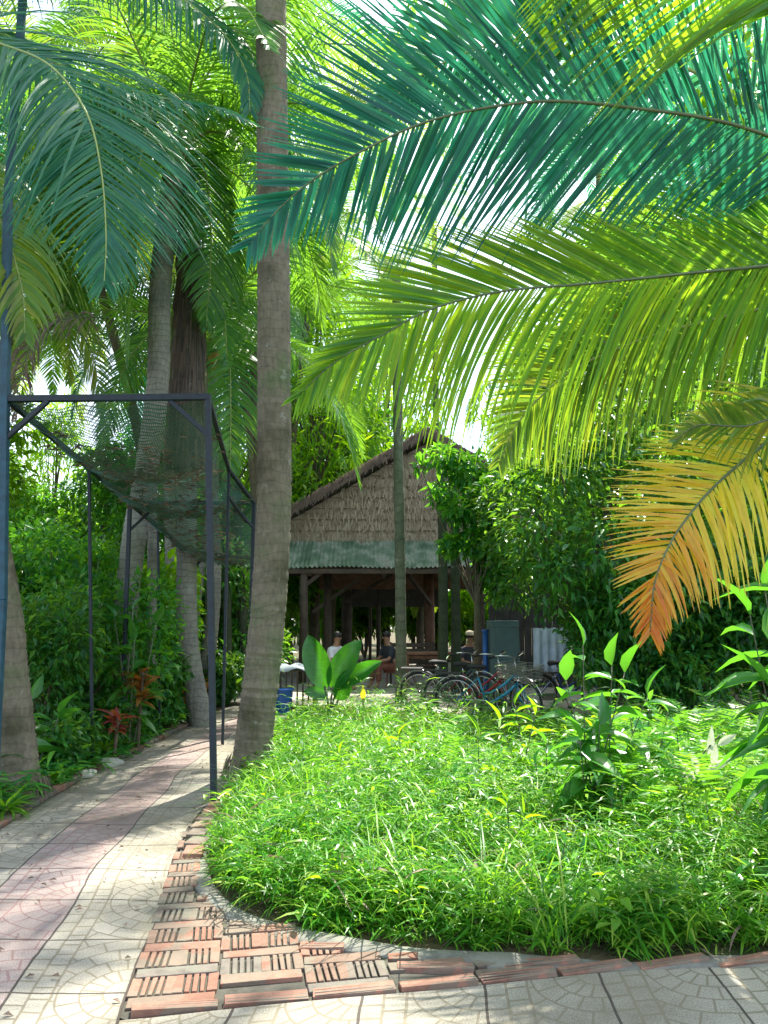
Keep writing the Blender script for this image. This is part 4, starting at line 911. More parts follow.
# cloth covered stand beside the glossy plant
p = at(294, 670, 12.5); r = empty('covered_stand', (p[0], 12.5, 0), 'low slatted stand under a pale grey cloth left of the glossy leafed plant', 'stand')
m = MB(); V = []
for i in range(13):
    for j in range(9):
        x = -.42+i*.07; y = -.3+j*.075; e = max(0, abs(x)-.34)*4+max(0, abs(y)-.22)*3; V.append((x, y, .74+.03*math.sin(i*1.1+j)-.28*e*.6+.02*math.sin(j*2)))
m.add(V, [(i*9+j, i*9+j+1, (i+1)*9+j+1, (i+1)*9+j) for i in range(12) for j in range(8)]); o = m.build('cloth', simple('grey_cloth', (.45, .5, .52), .85, 0, .1), r, True); o.modifiers.new('t', 'SOLIDIFY').thickness = .006
m = MB()
for i in range(9): m.box((-.36+i*.09, -.26, .36), (.025, .025, .7))
m.build('slats', M_wood, r)
for a in (-.36, .36):
    for b in (-.22, .24): m = MB(); m.box((a, b, .35), (.05, .05, .7)); m.build('leg', M_wood, r)
m = MB(); m.box((0, 0, .69), (.74, .5, .03)); m.box((0, -.24, .1), (.74, .03, .04)); m.build('tabletop', M_wood, r)
p = gr(283, 715); m = MB(); m.tube([(0, 0, 0), (0, 0, .02), (0, 0, .38), (0, 0, .4), (0, 0, .42)], [.12, .13, .155, .165, .165], 20); m.ring((0, 0, .40), .165, .012, 'z'); o = m.build('bucket', Bl, None, True); o.location = (p[0], p[1], 0); tag(o, 'blue plastic bucket between the main palm and the slatted stand', 'bucket')
# metal cabinet and hanging sheet
p = at(503, 650, 13.6); r = empty('cabinet', (p[0], 13.6, 0), 'grey green metal cabinet standing behind the bicycles', 'cabinet', None, R_(4)); Mc = simple('cabinet_paint', (.10, .17, .17), .5, .2, .12)
m = MB(); m.box((0, 0, .78), (.5, .45, 1.42)); m.build('body', Mc, r, False, .01); m = MB(); m.box((0, -.235, .78), (.45, .02, 1.32)); d_ = m.build('door', Mc, r, False, .006); m = MB(); m.box((.18, -.255, .8), (.02, .025, .12)); m.build('handle', M_steel, d_, False, .004)
for a in (-.2, .2): m = MB(); m.box((a, 0, .035), (.05, .4, .07)); m.build('leg', M_steel, r)
p = at(484, 650, 13.8); m = MB(); m.tube([(0, 0, 0), (0, 0, 1.3)], .05, 12); m.tube([(0, 0, 1.3), (0, 0, 1.33)], .06, 12); o = m.build('water_pipe', Bl, None, True); o.location = (p[0], 13.6, 0); tag(o, 'blue plastic pipe standing left of the metal cabinet', 'pipe')
a0 = at(533, 628, 12.8); a1 = at(568, 626, 12.8); hgt = a0[2]-at(540, 672, 12.8)[2]
r = empty('hanging_sheet', (a0[0], 12.8, a0[2]), 'white and pale blue sheet hanging behind the leaves right of the cabinet', 'sheet'); m = MB(); V = []
for i in range(25):
    for j in range(12): f_ = i/24; V.append((f_*(a1[0]-a0[0]), .04*math.sin(i*1.15+j*.1)*(.4+j/12), -hgt*j/11+.01*math.sin(i)))
m.add(V, [(i*12+j, i*12+j+1, (i+1)*12+j+1, (i+1)*12+j) for i in range(24) for j in range(11)]); o = m.build('cloth', simple('sheet_cloth', (.6, .68, .82), .8, 0, .2, 5), r, True); o.modifiers.new('t', 'SOLIDIFY').thickness = .004
m = MB(); m.tube([(-.9, 0, .02), (.2, 0, -.0), (1.6, 0, .03)], .004, 5); m.build('line', M_wood, r)
for xq in (-.9, 1.6): m = MB(); m.bar((xq, 0, .02), (xq, 0, -a0[2]), .05); m.build('pole', M_wood, r)

# bicycles
M_tyre = simple('tyre_rubber', (.015, .015, .015), .8); M_rim = simple('rim_metal', (.5, .5, .5), .3, .9, .1); M_chrome = simple('chrome', (.55, .55, .55), .2, .9, .1)
def bicycle(loc, rz, steer, label, paint, basket=True, lean=6):
    r = empty('bicycle', loc, label, 'bicycle', 'bicycles parked behind the bed'); r.rotation_euler = (R_(lean), 0, R_(rz))
    WR = .33; fx = 1.06
    def wheel(parent, c):
        m = MB(); m.ring((0, 0, 0), WR-.02, .019, 'y', 40, 8); o = m.build('wheel', M_tyre, parent, True); o.location = c
        m = MB(); m.ring((0, 0, 0), WR-.045, .010, 'y', 40, 6); m.tube([(0, -.04, 0), (0, .04, 0)], .02, 8); m.build('rim', M_rim, o, True)
        m = MB()
        for k in range(18): a = k*math.pi/9; m.tube([(.015*math.cos(a), .02*(-1)**k, .015*math.sin(a)), ((WR-.05)*math.cos(a+.1), 0, (WR-.05)*math.sin(a+.1))], .0022, 4, False)
        m.build('spokes', M_rim, o); return o
    wheel(r, (0, 0, WR))
    m = MB(); bb = (.44, 0, .29); hd = (.88, 0, .72); hb = (.92, 0, .60); se = (.33, 0, .66)
    m.tube([hb, (.75, 0, .45), (.55, 0, .32), bb], .021, 8); m.tube([hd, (.7, 0, .56), (.52, 0, .45), (.40, 0, .43)], .015, 8)
    m.tube([bb, se], .017, 8); m.tube([hb, hd], .022, 8)
    for y in (-.045, .045): m.tube([(0, y, WR), (.2, y*.9, .3), bb], .009, 6); m.tube([(0, y, WR), se], .008, 6)
    m.build('frame', paint, r, True)
    m = MB(); m.tube([se, (.31, 0, .78)], .013, 8); m.build('seat_post', M_chrome, r, True)
    m = MB(); 
    m.add(*ellip_saddle()); m.build('saddle', M_tyre, r, True)
    m = MB(); m.ring((0, 0, WR), WR+.03, .011, 'y', 24, 6, (10, 190)); m.build('mudguard', M_chrome, r, True)
    m = MB(); m.box((-.12, 0, .72), (.36, .14, .012));
    for y in (-.06, .06): m.tube([(-.15, y, .72), (0, y, WR)], .006, 5)
    m.build('rack', M_tyre, r)
    m = MB(); m.tube([(.44, -.06, .29), (.44, .06, .29)], .02, 8); m.bar((.44, -.06, .29), (.50, -.06, .13), .015); m.bar((.44, .06, .29), (.38, .06, .45), .015); m.build('crank', M_chrome, r)
    for c in ((.51, -.11, .13), (.37, .11, .45)): m = MB(); m.box(c, (.08, .09, .02)); m.build('pedal', M_tyre, r)
    m = MB(); m.bar((.02, -.05, .30), (.46, -.05, .29), .012, .11); m.build('chain_guard', M_chrome, r, False, .005)
    m = MB(); m.tube([(.3, -.06, .3), (.24, -.16, .01)], .008, 6); m.build('kickstand', M_chrome, r, True)
    # steering group: everything that turns shares the pivot
    def rot(P): c, s = math.cos(R_(steer)), math.sin(R_(steer)); P = np.array(P, float)-np.array((.9, 0, 0)); return np.c_[P[:, 0]*c-P[:, 1]*s+.9, P[:, 0]*s+P[:, 1]*c, P[:, 2]]
    m = MB()
    for y in (-.055, .055): m.tube(rot([(.93, y*.3, .62), (.95, y, .5), (1.0, y, .4), (fx, y, WR)]), .010, 6)
    m.build('fork', paint, r, True)
    wpos = rot([(fx, 0, WR)])[0]; wo = wheel(r, tuple(wpos)); wo.rotation_euler.z = R_(steer)
    m = MB(); Pm = [(fx+(WR+.03)*math.cos(R_(a)), 0, WR+(WR+.03)*math.sin(R_(a))) for a in range(20, 171, 10)]; m.tube(rot(Pm), .011, 6); m.build('mudguard', M_chrome, r, True)
    m = MB(); m.tube(rot([(.88, 0, .72), (.86, 0, .93)]), .012, 8); m.tube(rot([(.66, -.29, .96), (.76, -.27, 1.0), (.88, -.14, 1.0), (.88, 0, .95), (.88, .14, 1.0), (.76, .27, 1.0), (.66, .29, .96)]), .0115, 8); hbO = m.build('handlebar', M_chrome, r, True)
    for y in (-.29, .29): m = MB(); m.tube(rot([(.64, y, .955), (.75, y*.95, .99)]), .017, 8); m.build('grip', M_tyre, hbO, True)
    if basket:
        m = MB(); B0 = [(1.0, -.15), (1.24, -.15), (1.24, .15), (1.0, .15)]; B1 = [(.98, -.18), (1.29, -.18), (1.29, .18), (.98, .18)]
        def lerp(t, k): k0 = int(k) % 4; k1 = (k0+1) % 4; f = k-int(k); a = np.array(B0[k0])*(1-f)+np.array(B0[k1])*f; b = np.array(B1[k0])*(1-f)+np.array(B1[k1])*f; q = a*(1-t)+b*t; return (q[0], q[1], .66+.22*t)
        for h in range(6): m.tube(rot([lerp(h/5, k/4*1.0) for k in range(0, 17)]), .0035, 4, False)
        for k in range(0, 48): m.tube(rot([lerp(0, k/12), lerp(1, k/12)]), .0028, 4, False)
        for k in range(6): m.tube(rot([(1.0+.04*k, -.15, .66), (1.0+.04*k, .15, .66)]), .0028, 4, False)
        m.build('basket', M_rim, r)
    return r
def ellip_saddle():
    V = []; sec = [(.17, .07, .82), (.22, .10, .835), (.28, .095, .835), (.34, .05, .83), (.40, .03, .825), (.46, .022, .815)]
    for x, wd, z in sec:
        for k in range(8): a = 2*math.pi*k/8; V.append((x, wd*math.cos(a), z+.025*math.sin(a)-(.015 if math.sin(a) < 0 else 0)))
    Fc = [(i*8+k, i*8+(k+1) % 8, (i+1)*8+(k+1) % 8, (i+1)*8+k) for i in range(5) for k in range(8)]+[tuple(range(7, -1, -1)), tuple(range(40, 48))]
    return V, Fc
Pt = simple('teal_paint', (.015, .22, .34), .3, .1, .15); Pr = simple('red_paint', (.35, .02, .03), .3, .2, .15); Pd = simple('dark_green_paint', (.02, .06, .05), .3, .2, .15); Pb = simple('blue_paint', (.02, .06, .2), .3, .2, .15)
x_ = lambda px, Y: at(px, 700, Y)[0]
bicycle((x_(457, 11.4), 11.4, 0), -14, -42, 'teal framed bicycle in front, with a wire basket and bent handlebar', Pt)
bicycle((x_(444, 12.0), 12.0, 0), -16, -38, 'dark red bicycle parked just behind the teal one', Pr)
bicycle((x_(420, 12.6), 12.6, 0), -12, -25, 'dark green bicycle furthest left in the parked row', Pd, False)
bicycle((x_(538, 12.2), 12.2, 0), 14, 12, 'dark blue bicycle at the right end, partly behind the broad leaves', Pb, False)

# ================================================================= NEARER PLANTS
def leafy_plant(name, base, stems, label, mat, cat='plant', group=None, lf=.2, asp=.45, nleaf=9, T=None, hang=.2, mats=None, up0=.3, stemr=.007, facing=None):
    """stems: list of top points (world)"""
    root = empty(name, base, label, cat, group); m = MB(); pos = []; d = []; ln = []
    for tp_ in stems:
        b = np.array((rng.normal(0, .04), rng.normal(0, .04), 0)); tt = np.array(tp_)-np.array(base)
        C_ = catmull([b, b*.5+tt*.4+rng.normal(0, .02, 3), tt], 16); m.tube(C_, np.linspace(stemr, stemr*.5, 16), 6)
        a = rng.uniform(0, 6.28)
        for k in range(nleaf):
            f = up0+(1-up0)*(k+.5)/nleaf; i = int(f*15); a += 2.4; e = .8*f-hang
            pos.append(C_[i]); d.append((math.cos(a), math.sin(a), e)); ln.append(lf*rng.uniform(.75, 1.2)*(1-.25*f))
        pos.append(C_[-1]); d.append((rng.normal(0, .2), rng.normal(0, .2), 1)); ln.append(lf*.7)
    m.build('stem', M_slim, root, True)
    n = len(pos); ln = np.array(ln); u = np.array((0, 0, 1.))+rng.normal(0, .25, (n, 3)); d = np.array(d)+rng.normal(0, .1, (n, 3))
    scatter('foliage', mat, root, T or T_leaf2(.12, .45), pos, d, u, ln, ln*asp); return root
def gp(px, py): p = gr(px, py); p[2] = 0; return p
# broad-leaved plant in the right middle of the bed
b = np.array((at(588, 700, 5.4)[0], 5.4, 0))
leafy_plant('broad_leaf_plant', b, [at(583, 645, 5.4), at(566, 680, 5.2), at(625, 672, 5.5), at(648, 695, 5.6), at(600, 725, 5.2), at(580, 740, 5.1), at(612, 665, 5.5)], 'tall plant with large pointed leaves standing in the right middle of the bed', G_big, lf=.34, asp=.44, nleaf=12, hang=.45, up0=.2)
b = np.array((at(640, 740, 6.2)[0], 6.2, 0))
leafy_plant('broad_leaf_plant', b, [at(625, 690, 6.2), at(650, 700, 6.3), at(600, 705, 6.0), at(668, 712, 6.3), at(640, 730, 6.1)], 'bushier plant with pale small leaves right behind the tall broad-leaved one', G_bush, lf=.16, asp=.45, nleaf=22)
b = np.array((at(520, 740, 6.6)[0], 6.6, 0))
leafy_plant('broad_leaf_plant', b, [at(515, 705, 6.6), at(535, 715, 6.6), at(500, 722, 6.5)], 'low lance-leaved plant in front of the bicycles', G_lime, lf=.3, asp=.2, nleaf=7)
b = np.array((at(476, 780, 6.0)[0], 6.0, 0))
leafy_plant('broad_leaf_plant', b, [at(478, 735, 6.0)], 'single lance-leaved shoot left of the taller plants in the bed', G_lime, lf=.28, asp=.2, nleaf=8)
b = np.array((at(655, 860, 4.6)[0], 4.6, 0))
leafy_plant('broad_leaf_plant', b, [at(600, 850, 4.2), at(612, 880, 4.1)], 'small plant with rounded leaves near the lower right of the bed', G_big, lf=.12, asp=.6, nleaf=4)
for i_, (px, py, Y, hh, lf_, asp_, mt, lb) in enumerate([(455, 790, 5.6, .38, .16, .3, G_bush, 'small dark leaved seedling in the middle of the bed'), (545, 760, 6.0, .55, .22, .3, G_big, 'mid height leafy plant left of the tall broad-leaved plant'),
    (620, 800, 5.0, .5, .13, .45, G_bush, 'small-leaved plant below the tall broad-leaved plant'), (700, 830, 4.6, .42, .14, .4, G_lime, 'bright small-leaved plant in the lower right of the bed'), (560, 880, 4.2, .32, .12, .4, G_bush, 'low leafy weed near the kerb in the lower middle of the bed'),
    (740, 900, 4.0, .3, .14, .6, G_big, 'round-leaved weed by the lower right corner of the bed'), (400, 740, 7.0, .45, .3, .14, G_lime, 'narrow-leaved shoot in the back left part of the bed'), (675, 760, 5.8, .7, .17, .4, G_big, 'leafy plant left of the pale-leaved sprig'),
    (340, 760, 7.0, .3, .2, .2, G_lime, 'low spreading weed near the main palm'), (600, 730, 6.8, .75, .17, .35, G_lime, 'light green plant standing behind the tall broad-leaved plant'), (505, 840, 4.7, .4, .2, .12, G_lime, 'narrow pale shoot in the centre of the bed'), (300, 860, 4.6, .3, .16, .16, G_lime, 'narrow weed near the left edge of the bed')]):
    b = np.array((at(px, 700, Y)[0], Y, 0))
    leafy_plant('leafy_plant', b, [b+np.array((dx, dy, hh*q)) for dx, dy, q in ((0, 0, 1), (.1, .04, .8), (-.1, -.05, .75))], lb, mt, lf=lf_, asp=asp_, nleaf=9, hang=.2)
# right edge long-leaved plants
b = np.array((at(800, 700, 4.6)[0], 4.6, 0))
leafy_plant('long_leaf_plant', b, [at(750, 615, 4.6), at(770, 640, 4.4), at(765, 590, 4.8), at(770, 690, 4.4), at(780, 570, 4.6), at(790, 720, 4.5)], 'tall plant with long drooping leaves at the right edge of the photo', G_big, lf=.46, asp=.2, nleaf=8, hang=.6, up0=.5)
b = np.array((at(690, 790, 5.0)[0], 5.0, 0)); r = empty('pale_leaf_plant', b, 'sprig with upright white and pinkish leaves in front of the dark gap', 'plant')
m = MB(); q0 = at(680, 780, 5)-b; q1 = at(720, 735, 5)-b; m.tube(catmull([(0, 0, 0), q0*.9, (q0+q1)/2, q1], 16), .005, 6); m.build('stem', M_slim, r, True)
pz = np.array([at(697, 775, 5), at(712, 765, 5), at(690, 782, 5), at(695, 780, 5), at(705, 772, 5), at(718, 745, 5), at(708, 755, 5)])-b
pd = np.array([at(690, 748, 5), at(716, 745, 5), at(668, 760, 5), at(672, 755, 5), at(733, 758, 5), at(735, 735, 5), at(712, 728, 5)])-b-pz
scatter('foliage', G_pale, r, T_leaf2(.1, .05), pz, pd, np.tile((0, -.9, .45), (7, 1)), np.linalg.norm(pd, axis=1)*1.1, .05)
# big glossy rosette near the hut
b = np.array((at(330, 700, 11)[0], 11, 0)); r = empty('elephant_ear', b, 'rosette of huge glossy green leaves standing left of the slender trunk', 'plant')
tips = [((326, 688), (308, 638), .40), ((332, 688), (356, 642), .40), ((336, 688), (376, 661), .27), ((338, 700), (348, 677), .26), ((328, 696), (306, 690), .2)]
m = MB()
for a, t_, wd in tips:
    p = at(*a, 11)-b; d = at(*t_, 11)-b-p; d = d+np.array((0, rng.uniform(-.25, .05), 0)); ln_ = np.linalg.norm(d)
    m.tube([(0, 0, 0), p*.6+np.array((0, 0, .05)), p+d*.05], .014, 6)
    TV, TF = T_leaf2(.16, .12)
    o = scatter('leaf', G_ear, r, T_oval(.1, .15), [p], np.array([d]), np.array([(rng.normal(0, .2), -.9, .4)]), ln_*1.05, wd)
    s_ = o.modifiers.new('s', 'SUBSURF'); s_.levels = s_.render_levels = 2
m.build('stalk', M_slim, r, True)
b = np.array((at(363, 700, 10.6)[0], 10.6, 0)); r = empty('yellow_leaf_shoot', b, 'single upright yellow leaf right of the glossy rosette', 'plant')
m = MB(); m.tube([(0, 0, 0), at(363, 698, 10.6)-b], .008, 6); m.build('stem', M_slim, r); scatter('leaf', leafmat('yellow_leaf', [(.5, .5, .04), (.55, .5, .05)], .5, (.9, .8, .05)), r, T_leaf2(.1, .05), [at(363, 700, 10.6)-b], np.array([(0, 0, 1.)]), np.array([(0, -1., 0)]), .2, .08)
for px, py, Y, lb in [(133, 610, 8.9, 'upright plant with big rounded bright leaves behind the second thick post'), (60, 610, 8.4, 'big leaved plant with drooping leaves right of the leaning palm'), (210, 640, 13.5, 'leafy plant at the right end of the far path'), (98, 560, 10, 'tall broad-leaved plant in the middle of the left thicket'), (30, 700, 7.2, 'low broad-leaved plant at the foot of the leaning palm')]:
    b = np.array((at(px, 700, Y)[0], Y, 0)); T0 = at(px, py, Y)
    leafy_plant('broad_leaf_plant', b, [T0+np.array((dx, dy, dz)) for dx, dy, dz in ((0, 0, 0), (.25, .1, -.15), (-.25, .1, -.1), (.1, -.2, -.35))], lb, G_big if Y < 9.5 else G_bush, lf=.36, asp=.42, nleaf=7, hang=.3, up0=.35, stemr=.012)
# cordylines & crotons along left
def tuft(px, Y, h, label, mat, n=26, lf=.4, asp=.14, name='cordyline', group=None):
    b = np.array((at(px, 700, Y)[0], Y, 0)); r = empty(name, b, label, 'plant', group); m = MB(); m.tube([(0, 0, 0), (.02, 0, h)], .018, 7); m.build('stem', M_bark, r)
    a = rng.uniform(0, 6.28, n); e = rng.uniform(-.1, 1.3, n); z = h*rng.uniform(.6, 1, n)
    scatter('foliage', mat, r, T_blade(.4), np.c_[np.zeros(n), np.zeros(n), z], np.c_[np.cos(a), np.sin(a), e], np.array((0, 0, 1.))+rng.normal(0, .2, (n, 3)), lf*rng.uniform(.7, 1.1, n), lf*asp)
tuft(117, 8.2, .5, 'crimson leaved cordyline low beside the second thick post', G_red, 30, .26, .22)
tuft(140, 8.9, .9, 'rust coloured croton behind the left posts', G_orange, 40, .3, .25, 'croton')
tuft(180, 11.5, .4, 'orange leaved croton at the left edge of the far path', G_orange, 60, .26, .25, 'croton')
tuft(198, 12.3, .45, 'orange red croton nearest the end of the path', G_orange, 70, .28, .25, 'croton')
tuft(108, 8.3, .15, 'bright grassy tuft at the path edge beside the flat stone', G_lime, 40, .3, .08, 'grass_tuft')
tuft(45, 6.8, .1, 'low bright tuft at the foot of the leaning palm', G_lime, 40, .22, .2, 'grass_tuft')
tuft(12, 5.9, .1, 'grassy clump in the lower left behind the path edge', G_lime, 60, .3, .07, 'grass_tuft')

# ================================================================= SHRUBS AND TREES
def shrub_proto(name, mat, h, rad, n, size, asp=.42, T=None, seed=0):
    root = empty(name); m = MB(); C_ = []; Rr = []
    for k in range(11):
        a = rng.uniform(0, 6.28); r_ = rad*rng.uniform(.2, .75); z = h*rng.uniform(.25, .9); C_.append((r_*math.cos(a), r_*math.sin(a), z)); Rr.append(rad*rng.uniform(.25, .5))
        m.tube(catmull([(0, 0, 0), (C_[-1][0]*.4, C_[-1][1]*.4, z*.6), C_[-1]], 8), np.linspace(.025, .008, 8), 5, False)
    m.build('stems', M_bark, root, True); crown('foliage', mat, root, C_, Rr, n, size, asp, T); return root
def tree_proto(name, mat, h, rad, n, size, asp=.42, tr=.14, nc=22, low=.35, T=None, mix=None):
    root = empty(name); m = MB(); C_ = []; Rr = []
    m.tube(catmull([(0, 0, -.1), (.1, .05, h*.3), (-.05, .1, h*.6), (.05, 0, h*.9)], 16), np.linspace(tr*1.3, tr*.25, 16), 10)
    for k in range(nc):
        a = k*2.4+rng.uniform(-.4, .4); z = h*(low+(1-low)*(k+.5)/nc); q = (z/h-low)/(1-low); prof = math.sin(math.pi*min(1, .18+q*.78))
        r_ = rad*prof*rng.uniform(.35, .85); C_.append((r_*math.cos(a), r_*math.sin(a), z)); Rr.append(rad*rng.uniform(.2, .38))
        m.tube(catmull([(0, 0, z*.62), (C_[-1][0]*.5, C_[-1][1]*.5, z*.8), C_[-1]], 7), np.linspace(tr*.35, .01, 7), 5, False)
    m.build('trunk', M_bark, root, True); crown('crown', mat, root, C_, Rr, n, size, asp, T); return root
def place(proto_, first, loc, rz, s, label, cat, group=None, name=None):
    o = proto_ if first else copy_tree(proto_)
    o.location = loc; o.rotation_euler.z = rz; o.scale = (s, s, s*random.uniform(.9, 1.1)); tag(o, label, cat, group); return o
# big dark tree on the right over the bicycles
b = np.array((3.3, 11.0, 0)); root = empty('mango_tree', b, 'dense dark broad-leaved tree filling the right side behind the dying frond', 'tree')
m = MB(); m.tube(catmull([(0, 0, -.1), (.1, 0, 1.0), (0, .1, 2.2), (.2, 0, 4)], 14), np.linspace(.2, .07, 14), 10)
C_ = []; Rr = []
for px, py, Y, r_ in [(560, 470, 9.5, .8), (540, 530, 9.2, .6), (600, 430, 9.8, .8), (560, 570, 9, .5), (610, 540, 9, .8), (640, 600, 9, .75), (600, 605, 9.2, .5), (660, 480, 9.5, .9), (720, 440, 9.8, .9), (700, 560, 9.2, .9), (760, 520, 9.5, .9), (740, 620, 9.2, .7), (680, 660, 9.2, .5), (620, 660, 9.3, .45), (780, 600, 9.2, .9), (650, 410, 10.5, .9), (580, 420, 11, .9), (720, 380, 11, 1.0), (790, 400, 11, 1.2), (520, 480, 10, .5), (600, 500, 11.5, 1.2), (700, 500, 11.5, 1.2), (780, 480, 12, 1.4), (820, 540, 10, 1.2), (505, 545, 11.2, .45), (525, 520, 10.6, .55), (515, 585, 10.8, .4), (490, 505, 11.5, .4), (535, 560, 10, .45), (548, 600, 9.8, .35), (590, 660, 9.1, .3)]:
    c = at(px, py, Y+.6)-b; C_.append(c); Rr.append(r_*.85); m.tube(catmull([(0, 0, 1.2), c*.5+np.array((0, 0, .5)), c], 8), np.linspace(.06, .012, 8), 6, False)
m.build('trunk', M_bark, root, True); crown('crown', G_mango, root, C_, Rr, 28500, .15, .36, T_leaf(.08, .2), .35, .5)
# bright bushy tree in front of the gable's right side
b = np.array((at(475, 600, 13)[0], 13, 0)); root = empty('leafy_tree', b, 'light green young tree in front of the right half of the gable', 'tree')
m = MB(); m.tube([(0, 0, 0), (.05, 0, 2), (0, 0, 4)], [.07, .06, .03], 8); C_ = []; Rr = []
for px, py, r_ in [(445, 455, .25), (470, 470, .35), (440, 490, .22), (490, 500, .4), (460, 510, .3), (475, 540, .35), (500, 540, .35), (450, 545, .2), (510, 470, .35), (490, 570, .25), (515, 560, .3), (500, 590, .2), (420, 465, .12)]:
    c = at(px, py, 13)-b+np.array((0, rng.normal(0, .25), 0)); C_.append(c); Rr.append(r_); m.tube(catmull([(0, 0, 1.8), c*.5+np.array((0, 0, .8)), c], 8), np.linspace(.025, .006, 8), 5, False)
m.build('trunk', M_bark, root, True); crown('crown', G_bush, root, C_, Rr, 3600, .17, .4, T_leaf2(.1, .3), .3, .4)

# left thicket
sp = [shrub_proto('shrub', G_bush, 2.6, 1.2, 5200, .13), shrub_proto('shrub', G_mango, 2.2, 1.1, 5200, .13, .38), shrub_proto('shrub', G_lime, 2.4, 1.0, 2400, .22, .4, T_leaf2(.1, .35)), shrub_proto('shrub', G_mango, 1.1, .75, 2600, .15, .4, T_leaf2(.1, .4))]
used = set()
def shrub(k, px, Y, s, label, group='shrubs beside and behind the path'):
    x = at(px, 640, Y)[0]; place(sp[k], k not in used, (x, Y, 0), random.uniform(0, 6), s, label, 'shrub', group); used.add(k)
for k, px, Y, s, lb in [
 (1, 40, 8.2, .8, 'dark shrub just right of the leaning palm trunk'), (3, 62, 7.6, .6, 'low big-leaved shrub between the leaning palm and the thin post'), (0, 75, 9.6, 1.0, 'dense shrub behind the first thin post'), (3, 100, 8.9, .7, 'low shrub right of the first thin post'),
 (1, -10, 9.5, 1.1, 'dark shrub at the far left edge behind the leaning palm'), (2, 45, 11.5, 1.2, 'lighter green shrub rising above the left thicket'), (0, 115, 11.5, 1.0, 'shrub behind the curving ringed palm'), (1, 90, 12.5, 1.2, 'tall dark shrub behind the first thin post'),
 (3, 145, 10.6, .9, 'glossy shrub at the foot of the curving palm'), (0, 200, 15.5, 1.1, 'dense shrub closing the view at the end of the path'), (1, 235, 16, 1.2, 'dark shrub behind the main palm at the end of the path'), (3, 222, 13.6, .8, 'low shrub right at the end of the tiled path'),
 (2, 135, 13, 1.2, 'bright big-leaved shrub behind the shade frame'), (0, 10, 13, 1.3, 'tall shrub in the left background'), (2, 180, 17, 1.4, 'pale green shrub behind the whitish ringed trunk'), (2, 245, 20, 1.3, 'light shrub left of the hut'),
 (3, 165, 12.4, .7, 'low shrub between the pale trunks'), (1, 60, 15, 1.5, 'tall dark shrub in the left background'), (0, 270, 23, 1.6, 'sunlit shrub left behind the hut posts'),
 (2, 320, 28, 1.5, 'sunlit shrub seen between the left hut posts'), (2, 365, 29, 1.5, 'yellow green shrub seen through the middle of the hut'), (2, 415, 29, 1.5, 'bright shrub seen through the hut right of the slender trunk'), (0, 340, 31, 1.9, 'green shrub in the background through the hut'), (2, 465, 28, 1.5, 'sunlit shrub seen behind the person with the cap'), (0, 440, 31, 1.9, 'green shrub behind the hut right of centre'), (2, 515, 29, 1.5, 'light shrub behind the right end of the hut'),
 (0, 760, 13, 1.4, 'tall shrub in the shade at the right behind the tree')]:
    shrub(k, px, Y, s, lb)
for k, px, Y, s, lb in [(1, 625, 10.0, .9, 'dark shrub in the deep shade below the dying frond'), (1, 690, 10.2, 1.0, 'dark shrub in the shade between the dying frond and the right edge'), (1, 770, 10, 1.0, 'dark shrub in the shade cut by the right edge'), (1, 655, 11.5, 1.3, 'taller shrub under the broad-leaved tree behind the dying frond')]: shrub(k, px, Y, s, lb)  # dark shrubs added to darken the open, pale gap under the tree
# trees of the surrounding grove
tpz = [tree_proto('broadleaf_tree', G_bush, 8, 2.6, 7500, .3), tree_proto('broadleaf_tree', G_lime, 7, 2.2, 5200, .32, .34), tree_proto('broadleaf_tree', G_mango, 9, 3.0, 8500, .32), tree_proto('feathery_tree', G_lime, 10, 2.4, 5200, .36, .16, .1, 26, .4, T_blade(.4))]
tu = set()
for k, px, Y, s, lb in [
 (0, 20, 19, .62, 'broad-leaved tree behind the left thicket'), (0, 100, 19, .66, 'green tree behind the shade frame'), (3, 45, 24, .8, 'feathery tree against the sky patch at the left'), (1, -60, 15, .9, 'light green tree beyond the left edge'), (0, 150, 24, 1.0, 'green tree behind the twin palms'),
 (3, 225, 20, .95, 'feathery tree left of the main palm trunk'), (3, 330, 26, 1.05, 'feathery yellow green tree rising left of the gable'), (1, 290, 24, .9, 'light tree just right of the main trunk'), (1, 60, 30, .9, 'light tree in the far left background'),
 (1, 350, 34, 1.0, 'light tree behind the roof on the left'), (0, 420, 40, .85, 'distant tree behind the ridge of the hut'), (1, 500, 36, .95, 'light distant tree right of the ridge'), (0, 560, 24, 1.1, 'green tree behind the dark broad-leaved tree'),
 (2, 640, 19, 1.15, 'tall dark tree in the right background'), (1, 720, 17, 1.2, 'light green tree in the right background'), (2, 800, 15, 1.1, 'dark tall tree beyond the right edge'), (0, 690, 27, 1.4, 'tallest tree behind the sweeping fronds on the right'), (3, 540, 29, 1.2, 'feathery tree right of the hut roof'),
 (3, 312, 23, 1.3, 'tall feathery tree rising just right of the main trunk'), (3, 385, 30, 1.45, 'tall feathery tree high behind the ridge of the hut'), (0, 345, 27, 1.25, 'green tree above the left roof slope'), (2, 210, 32, .9, 'dark tree in the distance beyond the path'), (0, 300, 42, .9, 'distant tree seen through the left of the hut'), (2, 470, 45, .8, 'distant tree seen through the right of the hut'), (2, 380, 46, .8, 'far tree seen through the middle of the hut'), (0, 600, 45, 1.2, 'far tree in the right distance'), (2, -20, 40, 1.2, 'far tree in the left distance'), (0, 110, 44, 1.1, 'far tree behind the shade frame')]:
    x = at(px, 620, Y)[0]; place(tpz[k], k not in tu, (x, Y, 0), random.uniform(0, 6), s, lb, 'tree', 'trees of the grove around the hut'); tu.add(k)
